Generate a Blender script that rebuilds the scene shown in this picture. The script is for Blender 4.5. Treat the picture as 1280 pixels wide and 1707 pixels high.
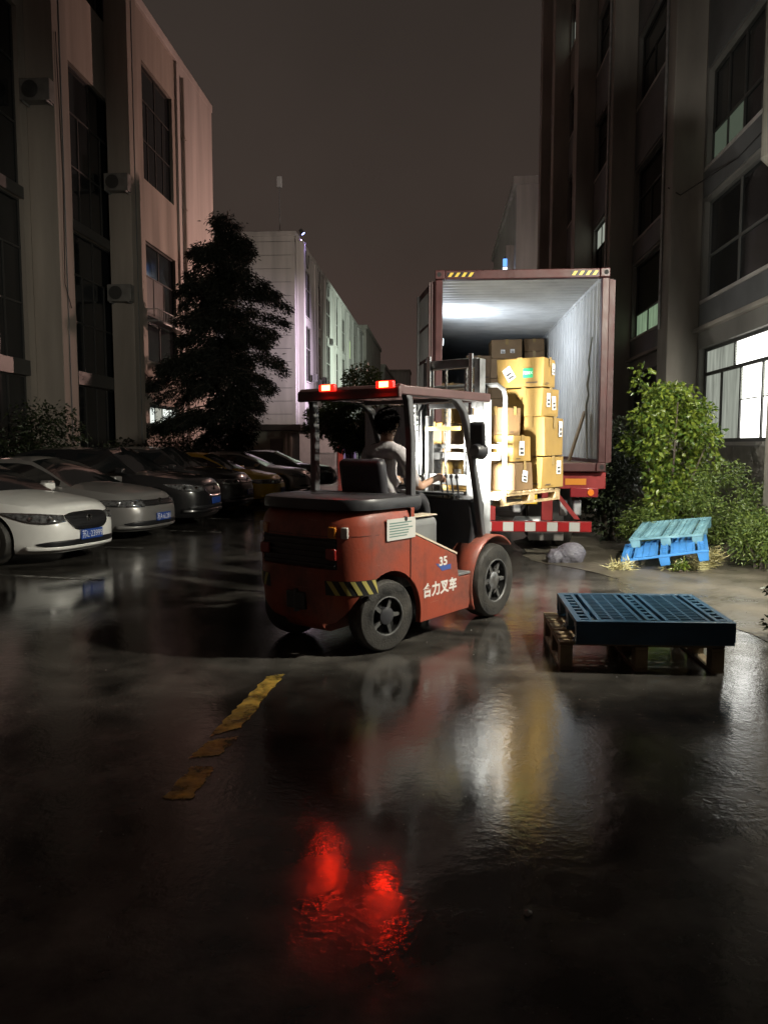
import bpy, bmesh, math, random
import numpy as np
from mathutils import Matrix, Vector, Euler

R = math.radians
random.seed(7); rng = np.random.default_rng(7)
scene = bpy.context.scene
for o in list(bpy.data.objects): bpy.data.objects.remove(o)
C = scene.collection

# ---------------------------------------------------------------- camera
cam_d = bpy.data.cameras.new('camera')
cam = bpy.data.objects.new('camera', cam_d); C.objects.link(cam)
cam_d.sensor_fit = 'HORIZONTAL'; cam_d.sensor_width = 36.0; cam_d.lens = 36.0
cam_d.clip_start = 0.05; cam_d.clip_end = 2000
cam.location = (0, 0, 1.65)
cam.rotation_euler = (R(90 - 4.96), 0, R(4.02))
scene.camera = cam

# ---------------------------------------------------------------- night sky: low cloud lit brown by the town
world = bpy.data.worlds.new('World'); scene.world = world; world.use_nodes = True
wn = world.node_tree; wn.nodes.clear()
w_out = wn.nodes.new('ShaderNodeOutputWorld'); w_bg = wn.nodes.new('ShaderNodeBackground')
w_tc = wn.nodes.new('ShaderNodeTexCoord'); w_sep = wn.nodes.new('ShaderNodeSeparateXYZ'); w_ramp = wn.nodes.new('ShaderNodeValToRGB')
w_ramp.color_ramp.elements[0].position = 0.0; w_ramp.color_ramp.elements[0].color = (0.074, 0.046, 0.038, 1)
w_ramp.color_ramp.elements[1].position = 0.65; w_ramp.color_ramp.elements[1].color = (0.024, 0.0195, 0.0165, 1)
e = w_ramp.color_ramp.elements.new(0.25); e.color = (0.046, 0.034, 0.028, 1)
wn.links.new(w_tc.outputs['Generated'], w_sep.inputs[0]); wn.links.new(w_sep.outputs['Z'], w_ramp.inputs[0])
w_nz = wn.nodes.new('ShaderNodeTexNoise'); w_nz.inputs['Scale'].default_value = 2.2; w_nz.inputs['Detail'].default_value = 4
w_mr = wn.nodes.new('ShaderNodeMapRange'); w_mr.inputs[1].default_value = .3; w_mr.inputs[2].default_value = .7; w_mr.inputs[3].default_value = .86; w_mr.inputs[4].default_value = 1.12
wn.links.new(w_tc.outputs['Generated'], w_nz.inputs['Vector']); wn.links.new(w_nz.outputs[0], w_mr.inputs[0]); wn.links.new(w_mr.outputs[0], w_bg.inputs[1])
wn.links.new(w_ramp.outputs[0], w_bg.inputs[0]); wn.links.new(w_bg.outputs[0], w_out.inputs[0])

scene.view_settings.view_transform = 'Standard'; scene.view_settings.look = 'None'
scene.view_settings.exposure = 0.0; scene.view_settings.gamma = 1.0
scene.view_settings.use_curve_mapping = False
scene.render.engine = 'CYCLES'
cy = scene.cycles
cy.use_denoising = True
try: cy.denoiser = 'OPENIMAGEDENOISE'
except Exception: pass
cy.max_bounces = 6; cy.diffuse_bounces = 3; cy.glossy_bounces = 3; cy.transmission_bounces = 4
cy.sample_clamp_indirect = 4.0; cy.caustics_reflective = False; cy.caustics_refractive = False
cy.use_light_tree = True

# ---------------------------------------------------------------- materials
MATS = {}
def mat(name, col, rough=0.6, metal=0.0, var=0.0, vscale=3.0, bump=0.0, bscale=20.0, coat=0.0, rvar=0.0,
        emit=None, estr=0.0, col2=None, stretch=None, spec=0.5, alpha=1.0, trans=0.0):
    if name in MATS: return MATS[name]
    m = bpy.data.materials.new(name); m.use_nodes = True
    nt = m.node_tree; p = nt.nodes['Principled BSDF']
    p.inputs['Base Color'].default_value = (*col, 1); p.inputs['Roughness'].default_value = rough
    p.inputs['Metallic'].default_value = metal; p.inputs['Coat Weight'].default_value = coat
    p.inputs['Coat Roughness'].default_value = 0.06; p.inputs['Specular IOR Level'].default_value = spec
    p.inputs['Transmission Weight'].default_value = trans
    p.inputs['Alpha'].default_value = alpha
    if emit is not None:
        p.inputs['Emission Color'].default_value = (*emit, 1); p.inputs['Emission Strength'].default_value = estr
    if var or bump or rvar or col2 is not None:
        tc = nt.nodes.new('ShaderNodeTexCoord'); mp = nt.nodes.new('ShaderNodeMapping')
        if stretch: mp.inputs['Scale'].default_value = stretch
        nt.links.new(tc.outputs['Object'], mp.inputs[0])
        nz = nt.nodes.new('ShaderNodeTexNoise'); nz.inputs['Scale'].default_value = vscale; nz.inputs['Detail'].default_value = 6
        nt.links.new(mp.outputs[0], nz.inputs['Vector'])
        if var or col2 is not None:
            rp = nt.nodes.new('ShaderNodeValToRGB'); rp.color_ramp.elements[0].position = .3; rp.color_ramp.elements[1].position = .7
            a = tuple(max(0, c * (1 - var)) for c in col); b = col2 if col2 is not None else tuple(min(1, c * (1 + var)) for c in col)
            rp.color_ramp.elements[0].color = (*a, 1); rp.color_ramp.elements[1].color = (*b, 1)
            nt.links.new(nz.outputs[0], rp.inputs[0]); nt.links.new(rp.outputs[0], p.inputs['Base Color'])
        if rvar:
            mr = nt.nodes.new('ShaderNodeMapRange'); mr.inputs[1].default_value = .3; mr.inputs[2].default_value = .7
            mr.inputs[3].default_value = max(.02, rough - rvar); mr.inputs[4].default_value = min(1, rough + rvar)
            nt.links.new(nz.outputs[0], mr.inputs[0]); nt.links.new(mr.outputs[0], p.inputs['Roughness'])
        if bump:
            n2 = nt.nodes.new('ShaderNodeTexNoise'); n2.inputs['Scale'].default_value = bscale; n2.inputs['Detail'].default_value = 5
            nt.links.new(mp.outputs[0], n2.inputs['Vector'])
            bp = nt.nodes.new('ShaderNodeBump'); bp.inputs['Strength'].default_value = bump; bp.inputs['Distance'].default_value = .02
            nt.links.new(n2.outputs[0], bp.inputs['Height']); nt.links.new(bp.outputs[0], p.inputs['Normal'])
    MATS[name] = m
    return m

def emis(name, col, s): return mat(name, (.02, .02, .02), .5, emit=col, estr=s)

# ---------------------------------------------------------------- mesh builder
class B:
    def __init__(s): s.v = []; s.f = []
    def add(s, vs, fs):
        n = len(s.v); s.v += [tuple(v) for v in vs]; s.f += [tuple(i + n for i in f) for f in fs]; return s
    def box(s, x0, x1, y0, y1, z0, z1, M=None):
        vs = [Vector((x, y, z)) for z in (z0, z1) for y in (y0, y1) for x in (x0, x1)]
        if M is not None: vs = [M @ v for v in vs]
        return s.add(vs, [(0, 2, 3, 1), (4, 5, 7, 6), (0, 1, 5, 4), (2, 6, 7, 3), (0, 4, 6, 2), (1, 3, 7, 5)])
    def prism(s, poly, a, b, axis='y'):
        n = len(poly)
        def pt(u, w, t): return (u, t, w) if axis == 'y' else ((t, u, w) if axis == 'x' else (u, w, t))
        vs = [pt(u, w, a) for u, w in poly] + [pt(u, w, b) for u, w in poly]
        fs = [tuple(range(n))[::-1], tuple(range(n, 2 * n))] + [(i, (i + 1) % n, n + (i + 1) % n, n + i) for i in range(n)]
        return s.add(vs, fs)
    def tube(s, path, r, n=8, cap=True):
        path = [Vector(p) for p in path]; rs = r if isinstance(r, (list, tuple)) else [r] * len(path)
        vs = []; up = None
        for i, p in enumerate(path):
            d = (path[min(i + 1, len(path) - 1)] - path[max(i - 1, 0)]).normalized()
            if up is None:
                up = Vector((0, 0, 1)) if abs(d.z) < .9 else Vector((1, 0, 0))
            a = (up - d * up.dot(d))
            a = a.normalized() if a.length > 1e-6 else d.orthogonal().normalized()
            up = a; b = d.cross(a)
            vs += [p + (a * math.cos(2 * math.pi * k / n) + b * math.sin(2 * math.pi * k / n)) * rs[i] for k in range(n)]
        fs = [(i * n + k, i * n + (k + 1) % n, (i + 1) * n + (k + 1) % n, (i + 1) * n + k) for i in range(len(path) - 1) for k in range(n)]
        if cap: fs += [tuple(range(n))[::-1], tuple(range((len(path) - 1) * n, len(path) * n))]
        return s.add(vs, fs)
    def lathe(s, prof, n=32, axis='y', c=(0, 0, 0), cap=True):       # prof: (radius, along-axis)
        vs = []
        for r, t in prof:
            for k in range(n):
                a = 2 * math.pi * k / n; u, w = r * math.cos(a), r * math.sin(a)
                p = (u, t, w) if axis == 'y' else ((t, u, w) if axis == 'x' else (u, w, t))
                vs.append((p[0] + c[0], p[1] + c[1], p[2] + c[2]))
        m = len(prof)
        fs = [(i * n + k, i * n + (k + 1) % n, (i + 1) * n + (k + 1) % n, (i + 1) * n + k) for i in range(m - 1) for k in range(n)]
        if cap: fs += [tuple(range(n)), tuple(range((m - 1) * n, m * n))[::-1]]
        return s.add(vs, fs)
    def grid(s, fn, us, ws):
        vs = [fn(u, w) for u in us for w in ws]; nw = len(ws)
        fs = [(i * nw + j, (i + 1) * nw + j, (i + 1) * nw + j + 1, i * nw + j + 1) for i in range(len(us) - 1) for j in range(nw - 1)]
        return s.add(vs, fs)
    def build(s, name, m, parent=None, bevel=0, smooth=False, seg=2, angle=40, matrix=None, sub=0):
        me = bpy.data.meshes.new(name); me.from_pydata(s.v, [], s.f); me.update()
        bm = bmesh.new(); bm.from_mesh(me); bmesh.ops.recalc_face_normals(bm, faces=bm.faces); bm.to_mesh(me); bm.free()
        me.materials.append(m)
        if smooth or bevel:
            me.polygons.foreach_set('use_smooth', [True] * len(me.polygons)); me.set_sharp_from_angle(angle=R(angle))
        o = bpy.data.objects.new(name, me); C.objects.link(o)
        if parent is not None: o.parent = parent
        if matrix is not None: o.matrix_local = matrix
        if bevel:
            bv = o.modifiers.new('bevel', 'BEVEL'); bv.width = bevel; bv.segments = seg; bv.limit_method = 'ANGLE'; bv.angle_limit = R(35)
            bv.harden_normals = False
        if sub:
            sd = o.modifiers.new('sub', 'SUBSURF'); sd.levels = sub; sd.render_levels = sub
        return o

def tag(o, label=None, cat=None, group=None, kind=None):
    if label: o['label'] = label
    if cat: o['category'] = cat
    if group: o['group'] = group
    if kind: o['kind'] = kind
    return o
def thing(name, label, cat, loc=(0, 0, 0), rz=0.0, group=None, rot=None):
    o = bpy.data.objects.new(name, None); C.objects.link(o); o.empty_display_size = .2
    o.location = loc; o.rotation_euler = rot if rot is not None else (0, 0, rz)
    return tag(o, label, cat, group)
def TRS(loc=(0, 0, 0), rot=(0, 0, 0)): return Matrix.Translation(loc) @ Euler(rot).to_matrix().to_4x4()
def carve(o, cutters):
    tmp = []
    for b in cutters:
        c = b.build('cutter', o.data.materials[0]); tmp.append(c)
        md = o.modifiers.new('cut', 'BOOLEAN'); md.object = c; md.operation = 'DIFFERENCE'; md.solver = 'EXACT'
    par = o.parent; o.parent = None
    dg = bpy.context.evaluated_depsgraph_get(); dg.update()
    me = bpy.data.meshes.new_from_object(o.evaluated_get(dg)); old = o.data
    o.modifiers.clear(); me.name = o.name; o.data = me; o.parent = par
    for c in tmp: bpy.data.objects.remove(c)
    me.polygons.foreach_set('use_smooth', [True] * len(me.polygons)); me.set_sharp_from_angle(angle=R(38))
    return o
def text(name, s, size, m, parent, matrix, ext=.0015, sx=1.0, bold=0.0):
    cu = bpy.data.curves.new('t', 'FONT'); cu.body = s; cu.size = size; cu.extrude = ext; cu.offset = bold; cu.align_x = 'CENTER'; cu.align_y = 'CENTER'
    t = bpy.data.objects.new('t', cu); C.objects.link(t)
    dg = bpy.context.evaluated_depsgraph_get()
    me = bpy.data.meshes.new_from_object(t.evaluated_get(dg)); bpy.data.objects.remove(t)
    me.name = name; me.materials.clear(); me.materials.append(m)
    o = bpy.data.objects.new(name, me); C.objects.link(o); o.parent = parent
    o.matrix_local = matrix @ Matrix.Diagonal((sx, 1, 1, 1)); return o
def facing(loc, normal, up=(0, 0, 1)):                       # matrix whose local Z is the normal, Y is up
    z = Vector(normal).normalized(); x = Vector(up).cross(z).normalized(); y = z.cross(x)
    M = Matrix((x, y, z)).transposed().to_4x4(); M.translation = loc; return M
def copy_tree(o, parent=None):
    c = o.copy(); C.objects.link(c); c.parent = parent
    for ch in list(o.children): copy_tree(ch, c)
    return c
def light(name, kind, power, col, parent, matrix, **kw):
    d = bpy.data.lights.new(name, kind); d.energy = power; d.color = col
    for k, v in kw.items(): setattr(d, k, v)
    o = bpy.data.objects.new(name, d); C.objects.link(o); o.parent = parent; o.matrix_local = matrix; return o

# ---- shared materials
plaster = mat('plaster', (.31, .275, .24), .75, var=.30, vscale=1.1, bump=.25, bscale=6, stretch=(1, 1, .12))
plaster_pale = mat('plaster_pale', (.46, .43, .41), .7, var=.22, vscale=1.1, bump=.2, bscale=6, stretch=(1, 1, .12))
concrete_wall = mat('concrete_wall', (.37, .335, .30), .75, var=.32, vscale=1.0, bump=.3, bscale=7, stretch=(1, 1, .3))
spandrel_m = mat('spandrel_grey', (.14, .145, .15), .6, var=.2, vscale=1.2)
glass_dark = mat('glass_dark', (.012, .014, .016), .08, spec=.5, rvar=.05, vscale=1.5, var=.3)
frame_dark = mat('frame_dark', (.05, .05, .048), .45)
frame_mid = mat('frame_mid', (.12, .12, .115), .5)
frame_pale = mat('frame_pale', (.30, .29, .27), .5)
interior_dark = mat('interior_dark', (.02, .02, .02), .9)
rubber = mat('rubber', (.018, .018, .018), .55, var=.3, vscale=7, rvar=.2, bump=.3, bscale=60, col2=(.05, .045, .038))
black_plastic = mat('black_plastic', (.016, .016, .018), .42, var=.2, vscale=8, rvar=.12)
steel = mat('steel', (.42, .42, .42), .38, 1.0, var=.25, vscale=9, rvar=.15)
galv = mat('galv', (.50, .51, .52), .45, .7, var=.25, vscale=7, rvar=.12)
chrome = mat('chrome', (.8, .8, .8), .12, 1.0)
# ================================================================ GROUND
def ground_material():
    m = bpy.data.materials.new('wet_asphalt'); m.use_nodes = True; nt = m.node_tree; N = nt.nodes.new; Lk = nt.links.new
    p = nt.nodes['Principled BSDF']; tc = N('ShaderNodeTexCoord')
    def noise(sc, det, rough=.55, vec=None, dist=0):
        n = N('ShaderNodeTexNoise'); n.inputs['Scale'].default_value = sc; n.inputs['Detail'].default_value = det
        n.inputs['Roughness'].default_value = rough; n.inputs['Distortion'].default_value = dist
        Lk(vec or tc.outputs['Object'], n.inputs['Vector']); return n
    big = noise(.42, 4, .55, dist=.6); mid = noise(3.5, 5, .6); fine = noise(36, 4, .62)
    def mrange(src, a, b, c, d):
        r = N('ShaderNodeMapRange'); r.inputs[1].default_value = a; r.inputs[2].default_value = b; r.inputs[3].default_value = c; r.inputs[4].default_value = d
        Lk(src, r.inputs[0]); return r
    # puddle mask: 0 dry film .. 1 standing water
    pud = mrange(big.outputs[0], .42, .58, 0, 1)
    rp = N('ShaderNodeValToRGB'); rp.color_ramp.elements[0].color = (.030, .0275, .025, 1); rp.color_ramp.elements[1].color = (.105, .096, .084, 1)
    rp.color_ramp.elements[0].position = .3; rp.color_ramp.elements[1].position = .72
    Lk(mid.outputs[0], rp.inputs[0])
    mx = N('ShaderNodeMixRGB'); mx.blend_type = 'MULTIPLY'; mx.inputs[2].default_value = (.38, .38, .38, 1)
    Lk(pud.outputs[0], mx.inputs[0]); Lk(rp.outputs[0], mx.inputs[1]); Lk(mx.outputs[0], p.inputs['Base Color'])
    r1 = mrange(mid.outputs[0], .3, .7, .11, .25); r2 = N('ShaderNodeMix'); r2.data_type = 'FLOAT'
    Lk(pud.outputs[0], r2.inputs[0]); Lk(r1.outputs[0], r2.inputs[2]); r2.inputs[3].default_value = .08
    Lk(r2.outputs[0], p.inputs['Roughness'])
    p.inputs['Specular IOR Level'].default_value = .7
    ripple = noise(15, 3, .5)
    hs = N('ShaderNodeMath'); hs.operation = 'MULTIPLY_ADD'; hs.inputs[1].default_value = .75
    Lk(fine.outputs[0], hs.inputs[0]); Lk(ripple.outputs[0], hs.inputs[2])
    patch = noise(.9, 5, .6, dist=1.2); pm = mrange(patch.outputs[0], .36, .64, .35, 1.15)
    bs0 = mrange(pud.outputs[0], 0, 1, .17, .07); bs = N('ShaderNodeMath'); bs.operation = 'MULTIPLY'; Lk(bs0.outputs[0], bs.inputs[0]); Lk(pm.outputs[0], bs.inputs[1])
    bp = N('ShaderNodeBump'); bp.inputs['Distance'].default_value = .014
    Lk(hs.outputs[0], bp.inputs['Height']); Lk(bs.outputs[0], bp.inputs['Strength']); Lk(bp.outputs[0], p.inputs['Normal'])
    return m
asphalt = ground_material()
b = B(); b.add([(-400, -60, 0), (400, -60, 0), (400, 900, 0), (-400, 900, 0)], [(0, 1, 2, 3)])
ground = b.build('ground', asphalt); tag(ground, 'wet dark asphalt yard with puddles reflecting the lights', kind='structure')
# muddy concrete apron along the right-hand building
apron_m = mat('wet_concrete', (.105, .092, .072), .38, var=.45, vscale=1.6, rvar=.16, bump=.35, bscale=14)
b = B(); edge = []
for i in range(60):
    y = 6.3 + i * .25
    x = 1.75 + .5 * math.sin(y * .9) + .15 * math.sin(y * 2.7) + random.uniform(-.04, .04)
    if y < 8.0: x += (8.0 - y) * .95
    edge.append((x, y))
vs = []; fs = []
for x, y in edge: vs += [(x, y, .004), (4.83, y, .004)]
for i in range(len(edge) - 1): fs.append((2 * i, 2 * i + 1, 2 * i + 3, 2 * i + 2))
b.add(vs, fs); tag(b.build('pavement', apron_m), 'muddy wet concrete apron beside the bushes', kind='structure')
# worn yellow centre dashes
yellow_m = mat('worn_yellow_paint', (.42, .28, .055), .36, var=.7, vscale=9, rvar=.15, bump=.3, bscale=40)
def wear(m, lo, hi, scale):                                   # paint flaked away where the noise is low
    nt = m.node_tree; p = nt.nodes['Principled BSDF']; tc = nt.nodes.new('ShaderNodeTexCoord')
    nz = nt.nodes.new('ShaderNodeTexNoise'); nz.inputs['Scale'].default_value = scale; nz.inputs['Detail'].default_value = 8; nz.inputs['Roughness'].default_value = .72
    mr = nt.nodes.new('ShaderNodeMapRange'); mr.inputs[1].default_value = lo; mr.inputs[2].default_value = hi
    nt.links.new(tc.outputs['Object'], nz.inputs[0]); nt.links.new(nz.outputs[0], mr.inputs[0]); nt.links.new(mr.outputs[0], p.inputs['Alpha'])
wear(yellow_m, .28, .54, 7.5)
def ragged(pts, n=14, amp=.010):
    out = []
    for i in range(len(pts)):
        a, c = Vector(pts[i]), Vector(pts[(i + 1) % len(pts)])
        for k in range(n): 
            q = a.lerp(c, k / n); out.append((q.x + random.uniform(-amp, amp), q.y + random.uniform(-amp, amp)))
    return out
for nm, pts, lab in (('painted_dash', [(-1.29, 4.14), (-1.14, 4.30), (-1.09, 5.36), (-1.21, 5.30)], 'long worn yellow line dash on asphalt behind the forklift'),
                     ('painted_dash', [(-1.30, 3.84), (-1.15, 3.90), (-1.12, 4.16), (-1.27, 4.08)], 'short broken yellow paint patch between the two yellow dashes'),
                     ('painted_dash', [(-1.28, 3.38), (-1.14, 3.38), (-1.13, 3.74), (-1.25, 3.74)], 'yellow line dash on asphalt nearest the viewer')):
    pl = ragged(pts, 22, .011); b = B(); b.add([(x, y, .005) for x, y in pl], [tuple(range(len(pl)))])
    tag(b.build(nm, yellow_m), lab, kind='structure')
# faint parking bay lines
white_m = mat('worn_white_paint', (.20, .195, .18), .45, var=.7, vscale=6, rvar=.15); wear(white_m, .42, .64, 3.0)
for i, (y) in enumerate((9.0, 11.75, 14.2, 16.7, 19.0)):
    pl = ragged([(-9.2, y + .9), (-9.2, y + 1.0), (-4.1, y + .12), (-4.1, y + .02)], 14, .01); b = B(); b.add([(x, yy, .005) for x, yy in pl], [tuple(range(len(pl)))])
    tag(b.build('parking_line', white_m), 'worn white parking bay line on asphalt', kind='structure')
b = B(); 
def stone(): 
    bm = bmesh.new(); bmesh.ops.create_icosphere(bm, subdivisions=2, radius=1)
    for v in bm.verts: v.co *= 1 + random.uniform(-.18, .18)
    me = bpy.data.meshes.new('pebble'); bm.to_mesh(me); bm.free(); me.materials.append(mat('stone', (.22, .2, .18), .6, var=.3, vscale=30)); return me
o = bpy.data.objects.new('pebble', stone()); C.objects.link(o); o.location = (.325, 2.6, .008); o.scale = (.016, .012, .010); o.rotation_euler = (0, 0, .5)
tag(o, 'small pale pebble alone on the wet asphalt in front', 'pebble')
# loose grit washed over the yard: far too small to count
gv = []; gf = []
for _ in range(2600):
    y = random.uniform(1.6, 12.0); x = random.gauss(.9, 2.2) if random.random() < .6 else random.uniform(1.4, 4.6)
    if x > 4.7: continue
    r_ = random.uniform(.0015, .0045) * (1 if random.random() < .95 else 2); n0 = len(gv); a_ = random.uniform(0, 6.28)
    gv += [(x + r_ * math.cos(a_ + k * 2.09) * random.uniform(.7, 1.2), y + r_ * math.sin(a_ + k * 2.09), .001 if x < 1.3 else .0045) for k in range(3)] + [(x, y, (.0045 if x >= 1.3 else .001) + r_ * .9)]
    gf += [(n0, n0 + 1, n0 + 3), (n0 + 1, n0 + 2, n0 + 3), (n0 + 2, n0, n0 + 3)]
tag(B().add(gv, gf).build('grit', mat('grit_stone', (.12, .11, .10), .6)), 'fine grit scattered over the wet yard', kind='stuff')

# ================================================================ BUILDINGS
def wall_with_holes(b, x0, x1, y0, y1, z0, z1, holes):      # slab x0..x1, holes = (ya, yb, za, zb)
    ys = sorted({y0, y1, *[h[0] for h in holes], *[h[1] for h in holes]}); zs = sorted({z0, z1, *[h[2] for h in holes], *[h[3] for h in holes]})
    ys = [y for y in ys if y0 <= y <= y1]; zs = [z for z in zs if z0 <= z <= z1]
    ins = lambda y, z: any(h[0] < y < h[1] and h[2] < z < h[3] for h in holes)
    ok = [[not ins((ys[i] + ys[i + 1]) / 2, (zs[j] + zs[j + 1]) / 2) for j in range(len(zs) - 1)] for i in range(len(ys) - 1)]
    for i in range(len(ys) - 1):
        for j in range(len(zs) - 1):
            if not ok[i][j]: continue
            A, Bq, D, E = ys[i], ys[i + 1], zs[j], zs[j + 1]
            for x in (x0, x1): b.add([(x, A, D), (x, Bq, D), (x, Bq, E), (x, A, E)], [(0, 1, 2, 3)])
            if i == 0 or not ok[i - 1][j]: b.add([(x0, A, D), (x1, A, D), (x1, A, E), (x0, A, E)], [(0, 1, 2, 3)])
            if i == len(ys) - 2 or not ok[i + 1][j]: b.add([(x0, Bq, D), (x1, Bq, D), (x1, Bq, E), (x0, Bq, E)], [(0, 1, 2, 3)])
            if j == 0 or not ok[i][j - 1]: b.add([(x0, A, D), (x1, A, D), (x1, Bq, D), (x0, Bq, D)], [(0, 1, 2, 3)])
            if j == len(zs) - 2 or not ok[i][j + 1]: b.add([(x0, A, E), (x1, A, E), (x1, Bq, E), (x0, Bq, E)], [(0, 1, 2, 3)])
def window(parent, x, face, ya, yb, za, zb, cols, rows, fm, pane_mats, fw=.05, sill=True):
    """window in an X-plane wall; face = +1/-1 the outside; rows = list of z splits; each row (z0, z1, ncols)"""
    f = B(); t = .05
    f.box(x - t / 2, x + t / 2, ya, yb, za, za + fw); f.box(x - t / 2, x + t / 2, ya, yb, zb - fw, zb)
    f.box(x - t / 2, x + t / 2, ya, ya + fw, za + fw, zb - fw); f.box(x - t / 2, x + t / 2, yb - fw, yb, za + fw, zb - fw)
    panes = []
    for ri, (r0, r1, nc) in enumerate(rows):
        if ri: f.box(x - t * .45, x + t * .45, ya + fw, yb - fw, r0 - fw / 2, r0 + fw / 2)
        for c in range(nc):
            c0 = ya + (yb - ya) * c / nc; c1 = ya + (yb - ya) * (c + 1) / nc
            if c: f.box(x - t * .4, x + t * .4, c0 - fw / 2, c0 + fw / 2, r0 + fw * .5, r1 - fw * .5)
            panes.append((ri, c, c0, c1, r0, r1))
    w = f.build('window', fm, parent)
    for ri, c, c0, c1, r0, r1 in panes:
        pm = pane_mats(ri, c); xx = x - face * .012
        B().box(xx - .004, xx + .004, c0 + fw * .55, c1 - fw * .55, r0 + fw * .55, r1 - fw * .55).build('pane', pm, w)
    if sill:
        B().box(*sorted((x + face * .16, x - face * .02)), ya - .05, yb + .05, za - .07, za - .003).build('sill', plaster_pale, w)
    return w
dk = lambda r, c: glass_dark
lit_white = emis('lit_pane_white', (1, .99, .93), 5.0)
lit_soft = emis('lit_pane_soft', (.72, .78, .66), .40)
lit_band = emis('lit_pane_band', (.80, .95, .82), .7)
def curtain_glow(name, col, s):
    m = emis(name, col, s); nt = m.node_tree; p = nt.nodes['Principled BSDF']
    tc = nt.nodes.new('ShaderNodeTexCoord'); mp = nt.nodes.new('ShaderNodeMapping'); mp.inputs['Scale'].default_value = (1, 5, .6)
    nz = nt.nodes.new('ShaderNodeTexNoise'); nz.inputs['Scale'].default_value = 1.6; nz.inputs['Detail'].default_value = 4
    mr = nt.nodes.new('ShaderNodeMapRange'); mr.inputs[1].default_value = .3; mr.inputs[2].default_value = .7; mr.inputs[3].default_value = s * .55; mr.inputs[4].default_value = s * 1.25
    nt.links.new(tc.outputs['Object'], mp.inputs[0]); nt.links.new(mp.outputs[0], nz.inputs[0]); nt.links.new(nz.outputs[0], mr.inputs[0]); nt.links.new(mr.outputs[0], p.inputs['Emission Strength']); return m
lit_curtain = curtain_glow('lit_pane_curtain', (.74, .79, .67), .42)
lit_green = curtain_glow('lit_pane_green_blind', (.50, .72, .45), .36)
lit_dim = emis('lit_pane_dim', (.35, .45, .32), .16)
lit_small = emis('lit_pane_small', (.92, 1, .93), 1.0)

def air_conditioner(loc, rz, label):
    t = thing('air_conditioner', label, 'air conditioner', loc, rz, 'outdoor air conditioner units')
    cs = mat('ac_case', (.17, .165, .155), .5, var=.2, vscale=5)
    B().box(-.42, .42, -.16, .16, 0, .58).build('case', cs, t, bevel=.02)
    f = B(); f.lathe([(.02, -.166), (.23, -.166), (.23, -.18), (.02, -.18)], 20, 'y', (-.12, 0, .29))
    for k in range(5): f.tube([(-.12 + .046 * (k + .6) * math.cos(a), -.187, .29 + .046 * (k + .6) * math.sin(a)) for a in np.linspace(0, 2 * math.pi, 19)], .004, 4, False)
    f.build('fan_grille', frame_dark, t)
    for s in (-.33, .33): B().box(s - .02, s + .02, -.16, .30, -.04, -.002).build('bracket', galv, t)
    return t

# ---- left building -------------------------------------------------
XL = -11.4
LB = thing('factory_building', 'tall plastered factory block with projecting piers behind the parked cars', 'building', (XL, 30, 0))
LB.location = (0, 0, 0)
bays = []
def bay_tall(y0, y1): return [(y0, y1, 1.3, 3.6), (y0, y1, 4.0, 8.4), (y0, y1, 8.7, 13.45), (y0, y1, 15.95, 17.6)]
holes = bay_tall(12.2, 16.0) + bay_tall(17.4, 21.0) + bay_tall(23.9, 27.15) + [(29.95, 33.35, 11.95, 16.35), (29.95, 33.35, 5.0, 9.62), (29.95, 33.35, 2.4, 3.3)]
b = B(); wall_with_holes(b, XL - .3, XL, 6.0, 38.9, 0, 18.1, holes)
b.build('wall', plaster, LB)
B().box(-24, XL - .9, 6.0, 38.9, 0, 17.9).build('core', interior_dark, LB)
B().box(-24, XL - .3, 38.6, 38.9, 0, 18.1).build('end_wall', plaster, LB)
B().box(-24, XL + .12, 5.9, 39.02, 18.103, 18.45).build('parapet', plaster_pale, LB, bevel=.02)
for y0 in (10.9, 16.1, 21.35, 26.6):
    B().box(XL + .002, -10.6, y0, y0 + .85, 0, 18.1).build('pier', plaster, LB, bevel=.015)
    B().box(-10.6, -10.575, y0 + .38, y0 + .41, 0, 18.0).build('joint_strip', spandrel_m, LB)
B().box(XL + .002, XL + .10, 33.75, 38.9, 0, 18.1).build('end_pier', plaster_pale, LB, bevel=.015)
b = B(); b.tube([(XL + .19, 34.25, 17.6), (XL + .19, 34.25, 1)], .075, 10)
for z in (3, 6, 9, 12, 15): b.box(XL + .1, XL + .29, 34.15, 34.35, z, z + .06)
b.build('drainpipe', concrete_wall, LB, smooth=True)
for h in holes:
    y0, y1, z0, z1 = h
    if z1 < 3.4 and z0 > 2: 
        window(LB, XL - .13, 1, y0, y1, z0, z1, 4, [(z0 + .12, z1 - .1, 4)], frame_dark, lambda r, c: (lit_small if c != 1 else lit_soft))
        continue
    n = 4; rows = [(z0, z0 + (z1 - z0) * .36, n), (z0 + (z1 - z0) * .36, z0 + (z1 - z0) * .7, n), (z0 + (z1 - z0) * .7, z1, 2)] if z1 - z0 > 2.5 else [(z0, z1, n)]
    special = abs(y0 - 29.95) < .01 and z0 == 5.0
    curtain = mat('curtain_pane', (.16, .15, .145), .35, var=.3, vscale=4, stretch=(1, 8, .4))
    if special: rows = [(5.0, 6.85, 2), (6.85, 8.35, 3), (8.35, 9.62, 2)]
    window(LB, XL - .15, 1, y0, y1, z0, z1, n, rows, frame_dark, (lambda r, c: curtain if r == 1 and c < 2 else glass_dark) if special else dk, sill=special)
for y0, y1 in ((12.2, 16.0), (17.4, 21.0), (23.9, 27.15)):
    for z0, z1 in ((3.6, 4.0), (8.4, 8.7)): B().box(XL + .003, XL + .02, y0, y1, z0 - .01, z1 + .01).build('spandrel', frame_dark, LB)
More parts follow.
